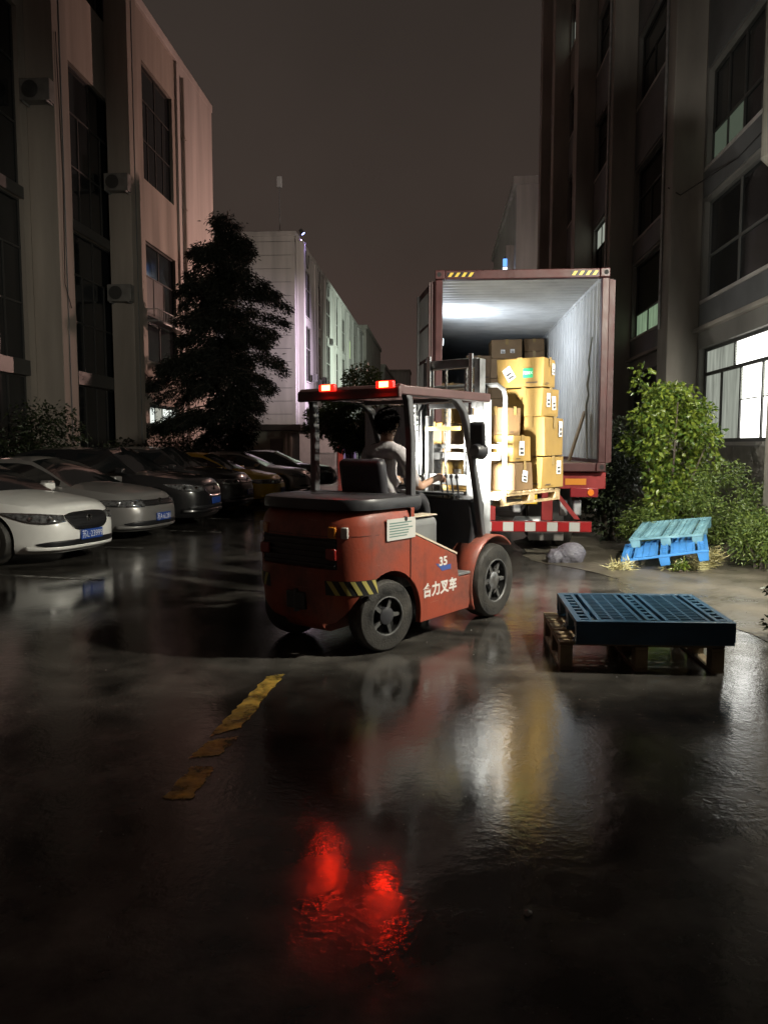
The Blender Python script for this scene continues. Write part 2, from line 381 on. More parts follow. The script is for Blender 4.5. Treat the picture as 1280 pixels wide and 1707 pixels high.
for pth in ([(XL + .02, 27.3, 9.3), (XL + .5, 27.6, 8.2), (XL + .3, 28.2, 7.5), (XL + .02, 28.6, 7.4)], [(-10.57, 21.5, 13.0), (-10.55, 21.6, 9.0), (-10.57, 21.55, 6.2), (-10.57, 21.9, 5.6)]):
    B().tube(pth, .014, 6).build('cable', mat('cable', (.03, .03, .03), .6), LB, smooth=True)
# window cage under the curtained window
b = B()
for y in np.arange(29.9, 33.5, .18): b.tube([(XL + .45, y, 6.55), (XL + .45, y, 7.0)], .012, 5)
for z in (6.55, 6.98): b.tube([(XL, 29.9, z), (XL + .45, 29.9, z), (XL + .45, 33.4, z), (XL, 33.4, z)], .018, 5)
b.box(XL + .02, XL + .46, 29.9, 33.4, 6.50, 6.53)
b.build('flower_rack', galv, LB)
air_conditioner((-10.98, 21.16, 11.0), 0, 'air conditioner on a bracket high on the nearest left pier')
air_conditioner((-10.98, 26.40, 10.3), 0, 'air conditioner on the side of the second left pier')
air_conditioner((-10.98, 26.40, 6.6), 0, 'lower air conditioner on the side of the second left pier')

# ---- long building further down on the left -------------------------
MB_ = thing('long_building', 'long pale three storey block lit purple and green beyond the conifer', 'building')
MB_.location = (0, 0, 0)
Y0, Y1, ZT = 61.4, 117.0, 18.45
holes = []; ys = []
y = 66.0
while y < 112: holes += [(y, y + 3.0, 12.7, 16.7), (y, y + 3.0, 7.2, 12.0), (y, y + 3.0, 1.2, 5.0)]; ys.append(y); y += 6.3
b = B(); wall_with_holes(b, XL - .3, XL, Y0 + .058, Y1, 0, ZT - .35, holes); b.build('wall', plaster_pale, MB_)
B().box(-26, XL - .9, Y0 + .6, Y1, 0, ZT - .6).build('core', interior_dark, MB_)
# end wall of horizontal courses, each set a little proud of the joint
b = B(); b.box(-26, XL - .31, Y0 + .06, Y0 + .4, 0, ZT - .35); b.build('end_wall', spandrel_m, MB_)
zc = 0
while zc < ZT - .5:
    z1 = min(zc + 1.02, ZT - .36)
    B().box(-26, XL + .01, Y0, Y0 + .055, zc + .02, z1).build('wall_course', plaster_pale, MB_)
    zc += 1.04
B().box(-26, XL + .16, Y0 - .12, Y1, ZT - .347, ZT).build('parapet', plaster_pale, MB_, bevel=.02)
for k_, yy in enumerate([Y0 + 1.5] + [y - 1.2 for y in ys[1:]] + [Y1 - .8]):
    B().box(XL + .002, XL + (.5 if k_ == 0 else .12), yy, yy + .7, 0, ZT - .35).build('pier', plaster_pale, MB_, bevel=.015)
for k, yy in enumerate([Y0 + .6] + ys[1::2]):
    b = B(); b.tube([(XL + .1, yy - .3, ZT - .3), (XL + .16, yy - .3, ZT - 1.4), (XL + .16, yy - .3, .2)], .07, 8); b.build('drainpipe', plaster_pale, MB_, smooth=True)
lit_lime = emis('lit_pane_lime', (.55, .8, .28), .6)
for h in holes:
    y0, y1, z0, z1 = h
    lm = abs(y0 - ys[-3]) < .1 and z0 == 12.7
    window(MB_, XL - .045, 1, y0, y1, z0, z1, 2, [(z0, z0 + .6 * (z1 - z0), 2), (z0 + .6 * (z1 - z0), z1, 2)], frame_pale,
           (lambda r, c: lit_lime if r == 0 else glass_dark) if lm else dk, fw=.09)
cable_m = mat('cable', (.03, .03, .03), .6)
for k, yy in enumerate(ys[:4]):
    b = B(); b.tube([(XL + .1, yy + .2 + 1.6 * t, 18.2 - 6.2 * t * (1 - t) * (1.2 if k % 2 else .9)) for t in np.linspace(0, 1, 15)], .035, 5)
    b.build('hanging_cable', cable_m, MB_)
for j, (yy, zz) in enumerate(((69.0, 7.4), (72.2, 7.2), (74.2, 7.6), (79, 11.9))):
    air_conditioner((XL + .45, yy, zz), R(90), ('first', 'second', 'third', 'highest')[j] + ' small air conditioner along the purple and green lit block')
# rooftop mast with white antenna box, and the blue spotlight at the corner
t = thing('roof_antenna', 'thin mast with a white antenna box on the pale block roof', 'antenna', (-12.75, 62.5, ZT))
B().tube([(0, 0, 0), (0, 0, 3.9)], .05, 6).build('mast', galv, t); B().box(-.2, .2, -.14, .14, 3.75, 4.55).build('antenna_box', mat('antenna_white', (.75, .75, .75), .5), t, bevel=.03)
t = thing('roof_spotlight', 'small blue spotlight on the roof corner of the pale block', 'spotlight', (XL + .05, 63.5, ZT))
B().tube([(0, 0, 0), (.1, 0, .45)], .04, 6).build('stem', frame_dark, t)
B().lathe([(.04, -.22), (.15, -.2), (.17, .1), (.17, .2)], 14, 'x').build('lamp_head', frame_dark, t, matrix=TRS((.18, 0, .52), (0, R(50), 0)), smooth=True)
B().lathe([(.02, .205), (.16, .205), (.16, .215), (.02, .215)], 14, 'x').build('lens', emis('blue_lens', (.35, .42, 1), 6), t, matrix=TRS((.18, 0, .52), (0, R(50), 0)))
light('beam', 'SPOT', 900, (.50, .38, 1), t, TRS((.55, .2, .30), (R(14), R(10), 0)), spot_size=R(100), spot_blend=.8, shadow_soft_size=.15)

# far low buildings closing the street
for nm, lab, x0, x1, y0, y1, h in (('far_building', 'brownish far block just past the long pale building', -24, -11.2, 120, 150, 19.6),
                                   ('far_building', 'lowest dim far block where the street ends', -22, -10.6, 153, 200, 17.0),
                                   ('far_building', 'small pale far building seen over the forklift roof lamp', -13.5, -8.0, 215, 225, 22.0)):
    t = thing(nm, lab, 'building', (x0, y0, 0), 0, 'far buildings down the street')
    B().box(0, x1 - x0, 0, y1 - y0, 0, h).build('wall', concrete_wall if h != 22 else plaster_pale, t)
    B().box(-.2, x1 - x0 + .2, -.2, y1 - y0 + .2, h + .003, h + .6).build('parapet', concrete_wall, t)
    if h != 22:
        for k in range(5):
            for z in (5, 10.5): B().box(x1 - x0 - .05, x1 - x0 + .06, 3 + k * 5.2, 5.4 + k * 5.2, z, z + 3.6).build('window', glass_dark, t)

# ---- right building -------------------------------------------------
XR = 5.5; HR = 26.0
RB = thing('workshop_building', 'tall grey building with deep piers and lit windows on the right', 'building')
RB.location = (0, 0, 0)
piers = [-0.7, 5.2, 11.1, 17.0, 22.9, 28.8, 34.6]
PW = .75
bay = {k: (piers[k] + PW + .1, piers[k + 1] - .12) for k in range(6)}
floors = [(1.72, 3.68), (4.68, 6.7), (7.38, 9.3), (11.0, 12.9), (14.6, 16.5), (18.2, 20.1), (21.8, 23.6)]
holes = [(bay[k][0], bay[k][1], z0, z1) for k in bay for z0, z1 in floors]
holes += [(36.0, 38.6, z0, z1) for z0, z1 in floors[1:]]
b = B(); wall_with_holes(b, XR, XR + .3, -2.0, 39.5, 0, HR, holes); b.build('wall', mat('right_wall', (.24, .23, .215), .7, var=.25, vscale=.6, bump=.3, bscale=7, stretch=(1, 1, .3)), RB)
B().box(XR + .9, 18, -2, 39.5, 0, HR - .2).build('core', interior_dark, RB)
B().box(XR + .3, 18, 39.2, 39.5, 0, HR).build('end_wall', concrete_wall, RB)
B().box(XR - .7, 18, -2.1, 39.62, HR + .003, HR + .5).build('parapet', concrete_wall, RB)
for y0 in piers + [38.75]:
    B().box(4.85, XR - .002, y0, y0 + PW, 0, HR).build('pier', concrete_wall, RB, bevel=.02)
for k in bay:                                                # ledge over each ground-floor window
    B().box(XR - .14, XR - .002, bay[k][0] - .08, bay[k][1] + .1, 4.02, 4.10).build('ledge', concrete_wall, RB, bevel=.008)
blind_m = bpy.data.materials.new('blind_slat'); blind_m.use_nodes = True
_n = blind_m.node_tree; _t = _n.nodes.new('ShaderNodeBsdfTranslucent'); _t.inputs[0].default_value = (.22, .23, .20, 1)
_x = _n.nodes.new('ShaderNodeMixShader'); _x.inputs[0].default_value = .6
_n.links.new(_n.nodes['Principled BSDF'].outputs[0], _x.inputs[1]); _n.links.new(_t.outputs[0], _x.inputs[2]); _n.links.new(_x.outputs[0], _n.nodes['Material Output'].inputs[0])
for k in bay:
    ya, yb = bay[k]
    for fi, (z0, z1) in enumerate(floors):
        if fi == 0 and k in (1, 2):                          # lit workshop windows, transom row over sliding panes
            zt = 3.14
            near = k == 2
            w = window(RB, XR + .13, -1, ya, yb, z0, z1, 5, [(z0, zt, 5), (zt, z1, 3)], frame_dark,
                       (lambda r, c: (lit_white if c < 3 else lit_curtain) if r == 0 else (lit_curtain if c > 1 else lit_white)), fw=.07)
            # venetian blinds behind the panes: upper part of the right-hand panes
            for c in range(0, 3):
                c0 = ya + (yb - ya) * c / 5 + .08; c1 = ya + (yb - ya) * (c + 1) / 5 - .08
                bl = B()
                for z in np.arange(2.52, zt - .06, .03):
                    bl.add([(XR + .085, c0, z), (XR + .085, c1, z), (XR + .10, c1, z + .024), (XR + .10, c0, z + .024)], [(0, 1, 2, 3)])
                bl.box(XR + .08, XR + .10, c0, c1, 2.485, 2.51)
                bl.build('blind', blind_m, w)
            for c in range(0, 2):
                c0 = ya + (yb - ya) * c / 3 + .08; c1 = ya + (yb - ya) * (c + 1) / 3 - .08; bl = B()
                for z in np.arange(zt + .08, z1 - .10, .03):
                    bl.add([(XR + .085, c0, z), (XR + .085, c1, z), (XR + .10, c1, z + .023), (XR + .10, c0, z + .023)], [(0, 1, 2, 3)])
                bl.build('blind', blind_m, w)
        elif fi == 1 and k == 3:
            window(RB, XR + .13, -1, ya, yb, z0, z1, 4, [(z0, z0 + .66, 4), (z0 + .66, z1, 2)], frame_dark, lambda r, c: lit_green if r == 0 else glass_dark)
        elif fi == 2 and k == 4:
            window(RB, XR + .13, -1, ya, yb, z0, z1, 4, [(z0, z0 + 1.2, 8), (z0 + 1.2, z1, 6)], frame_dark,
                   lambda r, c: (lit_soft if (r == 1 and c >= 2) else (lit_band if (r == 0 and c == 4) else glass_dark)))
        elif fi == 2 and k == 2:
            window(RB, XR + .13, -1, ya, yb, z0, z1, 4, [(z0, z0 + .7, 6), (z0 + .7, z1, 6)], frame_dark,
                   lambda r, c: (lit_dim if r == 0 and c in (4, 5) else glass_dark))
        elif fi == 1 and k == 2:
            window(RB, XR + .13, -1, ya, yb, z0, z1, 4, [(z0, z0 + .9, 3), (z0 + .9, z1, 3)], frame_mid, dk)
        elif fi == 5 and k == 5:
            window(RB, XR + .13, -1, ya, yb, z0, z1, 4, [(z0, z0 + 1.2, 6), (z0 + 1.2, z1, 6)], frame_dark, lambda r, c: lit_soft if r == 0 and c == 5 else glass_dark)
        elif fi == 5 and k == 4:
            window(RB, XR + .13, -1, ya, yb, z0, z1, 4, [(z0, z0 + 1.2, 6), (z0 + 1.2, z1, 6)], frame_dark, lambda r, c: lit_soft if r == 1 and c == 4 else glass_dark)
        else:
            window(RB, XR + .13, -1, ya, yb, z0, z1, 4, [(z0, z0 + .6 * (z1 - z0), 4), (z0 + .6 * (z1 - z0), z1, 2)], frame_dark, dk)
        if fi and z0 < 12:                                   # grey spandrel panels
            B().box(XR - .03, XR - .002, ya, yb, z1 + .06, floors[fi + 1][0] - .09).build('spandrel', spandrel_m, RB)
    B().box(XR - .03, XR - .002, ya, yb, 4.13, 4.59).build('spandrel', spandrel_m, RB)
for z0, z1 in floors[1:]: window(RB, XR + .13, -1, 36.0, 38.6, z0, z1, 2, [(z0, z1, 2)], frame_dark, dk)
# stone facing below the lit window
zc = .05
stone_m = mat('stone_facing', (.20, .185, .16), .6, var=.25, vscale=4, bump=.2, bscale=12)
for zz in (.05, .6, 1.12):
    for j, yy in enumerate(np.arange(11.95, 16.8, .95)):
        B().box(XR - .022, XR - .002, yy + .006, min(yy + .944, 16.9), zz, zz + .51).build('stone', stone_m, RB)
for yy, za, zb in ((17.55, 4.2, 25), (23.3, .5, 18)):
    B().tube([(4.82, yy, za), (4.82, yy, zb)], .03, 8).build('conduit', galv, RB, smooth=True)
B().tube([(4.83, 17.2, 7.1), (5.0, 16.9, 6.85), (5.44, 15.0, 6.9), (5.44, 12.6, 7.0)], .012, 6).build('cable', mat('cable', (.03, .03, .03), .6), RB, smooth=True)
# ventilation duct with rounded end
b = B(); b.tube([(5.12, 12.55, 25)] + [(5.12, 12.55, z) for z in (18, 12, 6.05)] + [(5.12 + .18 * math.sin(a), 12.55, 5.85 + .2 * math.cos(a) - .0) for a in np.linspace(.5, 1.5, 5)] + [(5.49, 12.55, 5.8)], .21, 18)
o = tag(b.build('air_duct', mat('duct', (.42, .39, .34), .55, var=.15, vscale=2), smooth=True), 'pale round duct with a bent end at the upper right edge', 'duct')
# floodlight bolted to the near pier (outside the frame): it lights the yard
FLD = thing('floodlight', 'wall floodlight on the nearest right pier lighting the yard', 'floodlight', (4.84, 5.55, 5.2))
B().box(-.12, 0, -.05, .05, -.05, .05).build('arm', frame_dark, FLD, bevel=.01)
hd = TRS((-.22, 0, 0), (0, R(0), 0))
B().box(-.10, .06, -.17, .17, -.12, .12).build('housing', frame_dark, FLD, bevel=.015, matrix=TRS((-.2, 0, 0), (0, R(-38), 0)))
B().box(-.108, -.102, -.15, .15, -.10, .10).build('lens', emis('flood_lens', (1, .95, .82), 12), FLD, matrix=TRS((-.2, 0, 0), (0, R(-38), 0)))
dirv = Vector((-6.4, 7.2, -5.6)).normalized()
light('beam', 'SPOT', 3200, (1, .95, .80), FLD, facing((-.36, .06, -.12), -dirv), spot_size=R(104), spot_blend=.55, shadow_soft_size=.12)

# ---- far tall building on the right with a lit sign -------------------
t = thing('far_tower', 'tall plain brown block behind the container on the right', 'building', (7.2, 75, 0))
B().box(0, 14, 0, 30, 0, 26).build('wall', plaster_pale, t); B().box(-.3, 14.3, -.3, 30.3, 26.003, 26.7).build('parapet', plaster_pale, t)
B().box(-.75, -.003, 2, 3.0, 12, 21).build('fin', concrete_wall, t); 
t = thing('lit_sign', 'small blue white lit sign on the far block above the container', 'sign', (6.35, 77.2, 17.2))
B().box(-.06, .06, -.3, .3, 0, 2.7).build('case', frame_dark, t)
B().box(-.2, .2, -.33, -.303, .1, 1.7).build('face', emis('sign_white', (.75, .85, 1), 3), t); B().box(-.2, .2, -.33, -.303, 1.78, 2.5).build('face', emis('sign_blue', (.15, .4, 1), 1.6), t)

# street lamps further down, hidden from here behind the container; they light the far facades
def street_lamp(loc, power, col, tgt, label, size=70):
    t = thing('street_lamp', label, 'street lamp', (loc[0], loc[1], 0), 0, 'street lamps down the lane')
    h = loc[2]
    B().tube([(0, 0, 0), (0, 0, h * .6), (0, 0, h)], [.09, .07, .05], 10).build('pole', galv, t, smooth=True)
    B().box(-.32, .1, -.12, .12, h, h + .1).build('lamp_head', frame_dark, t, bevel=.02)
    B().box(-.28, .0, -.1, .1, h - .008, h - .002).build('lens', emis('lens_' + label[:8], col, 6), t)
    d = (Vector(tgt) - Vector(loc)).normalized()
    light('beam', 'SPOT', power, col, t, facing((-.35, 0, h - .05), -d), spot_size=R(size), spot_blend=.9, shadow_soft_size=.2)
street_lamp((3.4, 43.0, 8.2), 8000, (1, .60, .49), (-11.4, 35, 10), 'pinkish street lamp beside the lane past the container', 110)
street_lamp((4.0, 46.0, 7.2), 9000, (1, .86, .74), (-4, 66, 10), 'warm white street lamp facing the pale block', 120)
street_lamp((4.2, 60.0, 8.8), 30000, (.90, .74, 1), (-11.4, 64, 9), 'violet lamp on a pole opposite the pale block', 50)
street_lamp((4.8, 76.0, 8.8), 30000, (.80, 1, .84), (-11.4, 92, 9), 'greenish lamp on a pole opposite the pale block', 95)
# ================================================================ VEGETATION
def leaf_mat(name, c1, c2, rough=.4, sss=.25):
    m = bpy.data.materials.new(name); m.use_nodes = True; nt = m.node_tree; p = nt.nodes['Principled BSDF']
    g = nt.nodes.new('ShaderNodeNewGeometry'); rp = nt.nodes.new('ShaderNodeValToRGB')
    rp.color_ramp.elements[0].color = (*c1, 1); rp.color_ramp.elements[1].color = (*c2, 1)
    nt.links.new(g.outputs['Random Per Island'], rp.inputs[0]); nt.links.new(rp.outputs[0], p.inputs['Base Color'])
    p.inputs['Roughness'].default_value = rough
    tr = nt.nodes.new('ShaderNodeBsdfTranslucent'); nt.links.new(rp.outputs[0], tr.inputs[0])
    mx = nt.nodes.new('ShaderNodeMixShader'); mx.inputs[0].default_value = sss
    out = [n for n in nt.nodes if n.type == 'OUTPUT_MATERIAL'][0]
    nt.links.new(p.outputs[0], mx.inputs[1]); nt.links.new(tr.outputs[0], mx.inputs[2]); nt.links.new(mx.outputs[0], out.inputs[0]); return m
def leaves(name, pts, dirs, ln, wd, m, parent, fold=.25):
    """each leaf: a folded six-point blade from pts along dirs"""
    n = len(pts); pts = np.asarray(pts, float); d = np.asarray(dirs, float); d /= np.linalg.norm(d, axis=1, keepdims=True) + 1e-9
    rnd = rng.normal(size=(n, 3)); s = np.cross(d, rnd); s /= np.linalg.norm(s, axis=1, keepdims=True) + 1e-9
    u = np.cross(s, d); L = (ln * rng.uniform(.65, 1.25, n))[:, None]; W = (wd * rng.uniform(.7, 1.2, n))[:, None]
    V = np.stack([pts, pts + d * L * .4 + s * W * .5 + u * W * fold, pts + d * L - u * L * .12, pts + d * L * .4 - s * W * .5 + u * W * fold, pts + d * L * .55], 1).reshape(-1, 3)
    base = np.arange(n)[:, None] * 5
    F = np.concatenate([base + np.array([0, 1, 4]), base + np.array([1, 2, 4]), base + np.array([0, 4, 3]), base + np.array([4, 2, 3])], 0)
    me = bpy.data.meshes.new(name); me.vertices.add(len(V)); me.vertices.foreach_set('co', V.ravel())
    me.loops.add(F.size); me.loops.foreach_set('vertex_index', F.ravel().astype(np.int32))
    me.polygons.add(len(F)); me.polygons.foreach_set('loop_start', np.arange(0, F.size, 3, dtype=np.int32)); me.update(calc_edges=True); me.validate()
    me.materials.append(m); o = bpy.data.objects.new(name, me); C.objects.link(o); o.parent = parent; return o
bark = mat('bark', (.07, .055, .042), .8, var=.35, vscale=8, bump=.5, bscale=25, stretch=(1, 1, .25))
# ---- conifer
def conifer(loc, H, label):
    t = thing('conifer_tree', label, 'tree', loc)
    B().tube([(0, 0, 0), (.05, 0, H * .3), (-.05, .05, H * .7), (0.05, 0, H * .97)], [.2, .16, .09, .02], 9).build('trunk', bark, t, smooth=True)
    lw = lambda z: np.interp(z, [1.2, 2.6, 3.8, 4.9, 5.5, 7.6, 8.6, 9.3, 9.8, 10.5, 11.0], [1.4, 2.9, 3.3, 3.5, 2.1, 1.75, 1.5, 1.2, .55, .35, .1])
    rw = lambda z: np.interp(z, [1.2, 2.6, 3.8, 4.9, 5.8, 6.5, 6.9, 7.4, 7.8, 8.6, 9.4, 9.8, 10.5, 11.0], [.6, 1.0, 1.6, 2.1, 1.7, 1.6, 2.9, 3.0, 1.6, 1.5, .9, .75, .3, .1])
    P = []; D = []; limb = B()
    for k in range(230):
        z = 1.4 + (H - 1.9) * (k / 229) ** .92 + random.uniform(-.1, .1); az = random.uniform(0, 2 * math.pi)
        c = math.cos(az); L = float(rw(z) if c > 0 else lw(z)); L = L * (abs(c) ** .7) + .8 * min(L, 2.2) * (1 - abs(c)); L *= random.choice((.35, .55, .7, .9, 1.0, 1.15))
        if L < .15: continue
        dx, dy = math.cos(az), math.sin(az); lift = random.uniform(-.05, .35) + .25 * (z / H)
        pth = []
        for s in np.linspace(0, 1, 8):
            pth.append((dx * L * s, dy * L * s, z + L * (lift * s - .42 * s * s)))
        if L > .7: limb.tube(pth, [.035 * (1 - .8 * s) for s in np.linspace(0, 1, 8)], 5)
        m = int(330 * L) + 50
        for _ in range(m):
            s = random.random() ** .6; spread = .06 + .17 * (1 - abs(2 * s - 1.1))
            i = min(6, int(s * 7)); f = s * 7 - i; a = Vector(pth[i]).lerp(Vector(pth[i + 1]), f)
            P.append((a.x + random.gauss(0, spread), a.y + random.gauss(0, spread), a.z + random.gauss(-.03, spread * .45) - abs(random.gauss(0, .16))))
            D.append((dx * .7 + random.gauss(0, .5), dy * .7 + random.gauss(0, .5), -.55 + random.gauss(0, .35)))
    limb.build('branches', bark, t)
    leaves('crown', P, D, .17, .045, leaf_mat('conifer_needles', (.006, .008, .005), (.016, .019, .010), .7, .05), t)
    return t
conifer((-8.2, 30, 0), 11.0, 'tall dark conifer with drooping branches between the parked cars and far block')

def blob_pts(n, blobs, shell=.55):
    P = []; D = []
    tot = sum(b[3] * b[4] * b[5] for b in blobs)
    for (cx, cyy, cz, rx, ry, rz) in blobs:
        for _ in range(int(n * rx * ry * rz / tot)):
            v = rng.normal(size=3); v /= np.linalg.norm(v); r = shell + (1 - shell) * random.random() ** .5
            r *= 1 + random.gauss(0, .06)
            P.append((cx + v[0] * rx * r, cyy + v[1] * ry * r, cz + v[2] * rz * r)); D.append((v[0] + random.gauss(0, .5), v[1] + random.gauss(0, .5), v[2] * .5 - .35 + random.gauss(0, .4)))
    return P, D
def clumps(n, cx, cyy, cz, rx, ry, rz, size):
    out = []
    for _ in range(n):
        v = rng.normal(size=3); v /= np.linalg.norm(v); r = random.uniform(.45, 1.0); s = size * random.uniform(.6, 1.3)
        out.append((cx + v[0] * rx * r, cyy + v[1] * ry * r, cz + v[2] * rz * r, s, s, s * .75))
    return out
def shrub(name, label, cat, loc, bl, n, ln, wd, m, stems=6, h=1.0, spread=.4, group=None, shell=.2):
    t = thing(name, label, cat, loc, 0, group)
    sb = B()
    for i in range(stems):
        a = 2 * math.pi * i / stems + random.uniform(-.4, .4); e = (spread * math.cos(a), spread * math.sin(a), h * random.uniform(.6, 1))
        sb.tube([(.08 * math.cos(a), .08 * math.sin(a), 0), (e[0] * .4, e[1] * .4, e[2] * .5), e], [.03, .02, .008], 6)
    sb.build('trunk', bark, t, smooth=True)
    P, D = blob_pts(n, bl, shell); zmin = .02
    P = [(x, y, max(zmin, z)) for x, y, z in P]
    leaves('crown', P, D, ln, wd, m, t); return t
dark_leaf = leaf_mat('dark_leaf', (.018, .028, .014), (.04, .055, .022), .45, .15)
mid_leaf = leaf_mat('mid_leaf', (.03, .05, .02), (.07, .09, .03), .4, .2)
bush_leaf = leaf_mat('bush_leaf', (.045, .095, .018), (.20, .25, .035), .32, .30)
hedge_leaf = leaf_mat('hedge_leaf', (.05, .09, .022), (.15, .20, .04), .42, .25)
# round street tree behind the forklift
shrub('round_tree', 'round leafy tree behind the forklift cab beyond the parked cars', 'tree', (-3.5, 33, 0),
      clumps(46, 0, 0, 3.0, 2.1, 1.6, 1.7, .62), 17000, .16, .09, mid_leaf, 5, 4.0, 1.2)
# bushes at the foot of the left building
for i, (x, y, r, h, lab) in enumerate(((-10.3, 19.0, 1.5, 2.6, 'big dark bush beside the nearest left pier'), (-9.9, 23.8, 1.5, 2.1, 'dark bush between the two left piers'),
                                       (-9.8, 28.2, 1.7, 2.1, 'dark bush below the small lit window on the left'), (-9.9, 32.6, 1.6, 2.0, 'dark bush under the conifer branches'))):
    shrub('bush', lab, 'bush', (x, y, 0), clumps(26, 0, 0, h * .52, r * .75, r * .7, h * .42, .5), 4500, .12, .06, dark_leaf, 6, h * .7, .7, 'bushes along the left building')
# leafy bush lit by the floodlight on the right
shrub('leafy_bush', 'tall bright green leafy bush in front of the lit window', 'bush', (3.62, 12.25, 0),
      clumps(60, 0, 0, 1.72, .62, .55, .92, .22) + clumps(7, -.52, 0, 2.68, .14, .12, .25, .12) + clumps(12, -.1, -.15, .75, .35, .3, .4, .2), 6800, .095, .055, bush_leaf, 9, 2.3, .5)
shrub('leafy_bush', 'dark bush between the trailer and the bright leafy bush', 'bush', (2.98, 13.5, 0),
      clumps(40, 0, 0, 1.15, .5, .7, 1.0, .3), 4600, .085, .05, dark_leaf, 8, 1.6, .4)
# low hedge on the far right
for i, (x, y, rx, ry, h, lab) in enumerate(((4.28, 12.0, .95, .75, 1.32, 'dense small leaved hedge right of the stacked blue pallets'), (3.25, 12.1, .5, .45, .75, 'low weeds directly behind the stacked blue pallets'),
                                  (4.35, 10.55, .38, .6, .7, 'low hedge end at the right edge by the muddy concrete'))):
    shrub('hedge', lab, 'hedge', (x, y, 0), clumps(60, 0, 0, h * .5, rx * .9, ry * .9, h * .52, .2), int(11000 * rx * ry) + 2500, .06, .022, hedge_leaf, 7, h * .7, rx * .6, 'low hedge plants', .1)
# plant at the lower right edge
shrub('small_shrub', 'dark sprawling shrub at the right edge beside the dark pallet stack', 'shrub', (3.02, 6.35, 0),
      clumps(26, .05, 0, .22, .34, .5, .18, .11) + clumps(9, -.1, .25, .5, .16, .2, .16, .07), 2600, .055, .03, dark_leaf, 9, .55, .35)
straw_m = leaf_mat('straw', (.35, .30, .13), (.55, .52, .28), .6, .2)
def straw(label, pts, n, loc):
    P = []; D = []
    for _ in range(n):
        i = random.randrange(len(pts) - 1); a = Vector(pts[i]).lerp(Vector(pts[i + 1]), random.random())
        P.append((a.x + random.gauss(0, .05), a.y + random.gauss(0, .04), max(.008, a.z + random.gauss(0, .03)))); D.append((random.gauss(.4, .8), random.gauss(0, .5), random.gauss(.05, .45)))
    o = leaves('straw', P, D, .16, .014, straw_m, None, 0); o.location = loc; tag(o, label, 'straw', kind='stuff')
straw('pale dry straw spilling beside the stacked blue pallets', [(3.05, 10.35, .02), (3.45, 10.45, .03), (3.62, 10.5, .10), (3.66, 10.55, .22)], 900, (0, 0, 0))
straw('small tuft of pale straw at the left foot of the stacked blue pallets', [(2.3, 10.3, .02), (2.45, 10.28, .02), (2.5, 10.3, .05)], 200, (0, 0, 0))
shrub('weed', 'small green weed at the foot of the stacked blue pallets', 'weed', (3.18, 10.22, 0), clumps(8, 0, 0, .09, .12, .06, .06, .05), 260, .07, .02, bush_leaf, 3, .1, .08)

# ================================================================ SMALL YARD BUILDINGS
hut = thing('guard_hut', 'low flat roofed guard hut below the conifer', 'hut', (-9.6, 44.5, 0))
hm = mat('hut_wall', (.30, .30, .25), .7, var=.15, vscale=1)
B().box(-2.1, 1.0, 0, 3, 0, 2.35).build('wall', hm, hut); B().box(-2.5, 1.75, -.7, 3.3, 2.5, 2.86).build('roof', mat('hut_roof', (.06, .06, .06), .6), hut, bevel=.03)
B().box(-2.1, 1.5, -.02, 2.9, 2.353, 2.497).build('fascia', hm, hut)
B().box(-.2, .55, -.03, -.003, .05, 2.05).build('door', frame_dark, hut)
for xx in (.72, .98): B().box(xx, xx + .09, -.06, .03, .0, 2.34).build('post', plaster_pale, hut)
gate = thing('gate_house', 'small pink walled gate house with a red corner pillar far down the street', 'hut', (-8.6, 56, 0))
B().box(-3.2, 1.3, 0, 3, 0, 2.7).build('wall', mat('pink_wall', (.55, .44, .45), .7, var=.1), gate); B().box(1.303, 1.95, -.1, 3.1, 0, 2.75).build('pillar', mat('red_pillar', (.45, .07, .055), .6, var=.15), gate)
B().box(-3.5, 2.2, -.4, 3.4, 2.753, 3.05).build('roof', mat('hut_roof', (.06, .06, .06), .6), gate)
g2 = B()
for k in range(9): g2.tube([(-.1 + k * .15, -.12, .2), (-.1 + k * .15, -.12, 1.1)], .02, 5)
g2.tube([(-.15, -.12, 1.1), (1.15, -.12, 1.1)], .025, 5); g2.build('railing', galv, gate)
sg = thing('sign_board', 'upright violet and white sign board far behind the forklift', 'sign', (-5.75, 50, 0))
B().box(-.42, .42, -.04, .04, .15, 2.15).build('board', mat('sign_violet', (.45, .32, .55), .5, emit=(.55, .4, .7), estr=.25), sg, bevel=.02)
B().box(-.28, .28, -.06, -.043, .75, 1.5).build('picture', mat('sign_dark', (.22, .13, .30), .5), sg)
for s in (-.3, .3): B().box(s - .04, s + .04, -.25, .25, 0, .147).build('foot', frame_dark, sg)
# ribbed metal screen behind the driver
rs = thing('ribbed_screen', 'pale ribbed metal screen standing behind the driver', 'fence', (-2.55, 27.0, 0), R(-32))
b = B(); n = 22
for k in range(n):
    x = k * .12; b.prism([(x, 0), (x + .03, -.035), (x + .075, -.035), (x + .105, 0), (x + .12, 0), (x + .12, .012), (x, .012)], .1, 2.95, axis='z')
b.build('ribbed_sheet', mat('ribbed_pale', (.50, .48, .52), .45, .2, var=.12), rs)
for x in (0, 1.3, 2.6): B().box(x - .03, x + .03, .015, .09, 0, 2.95).build('post', galv, rs)
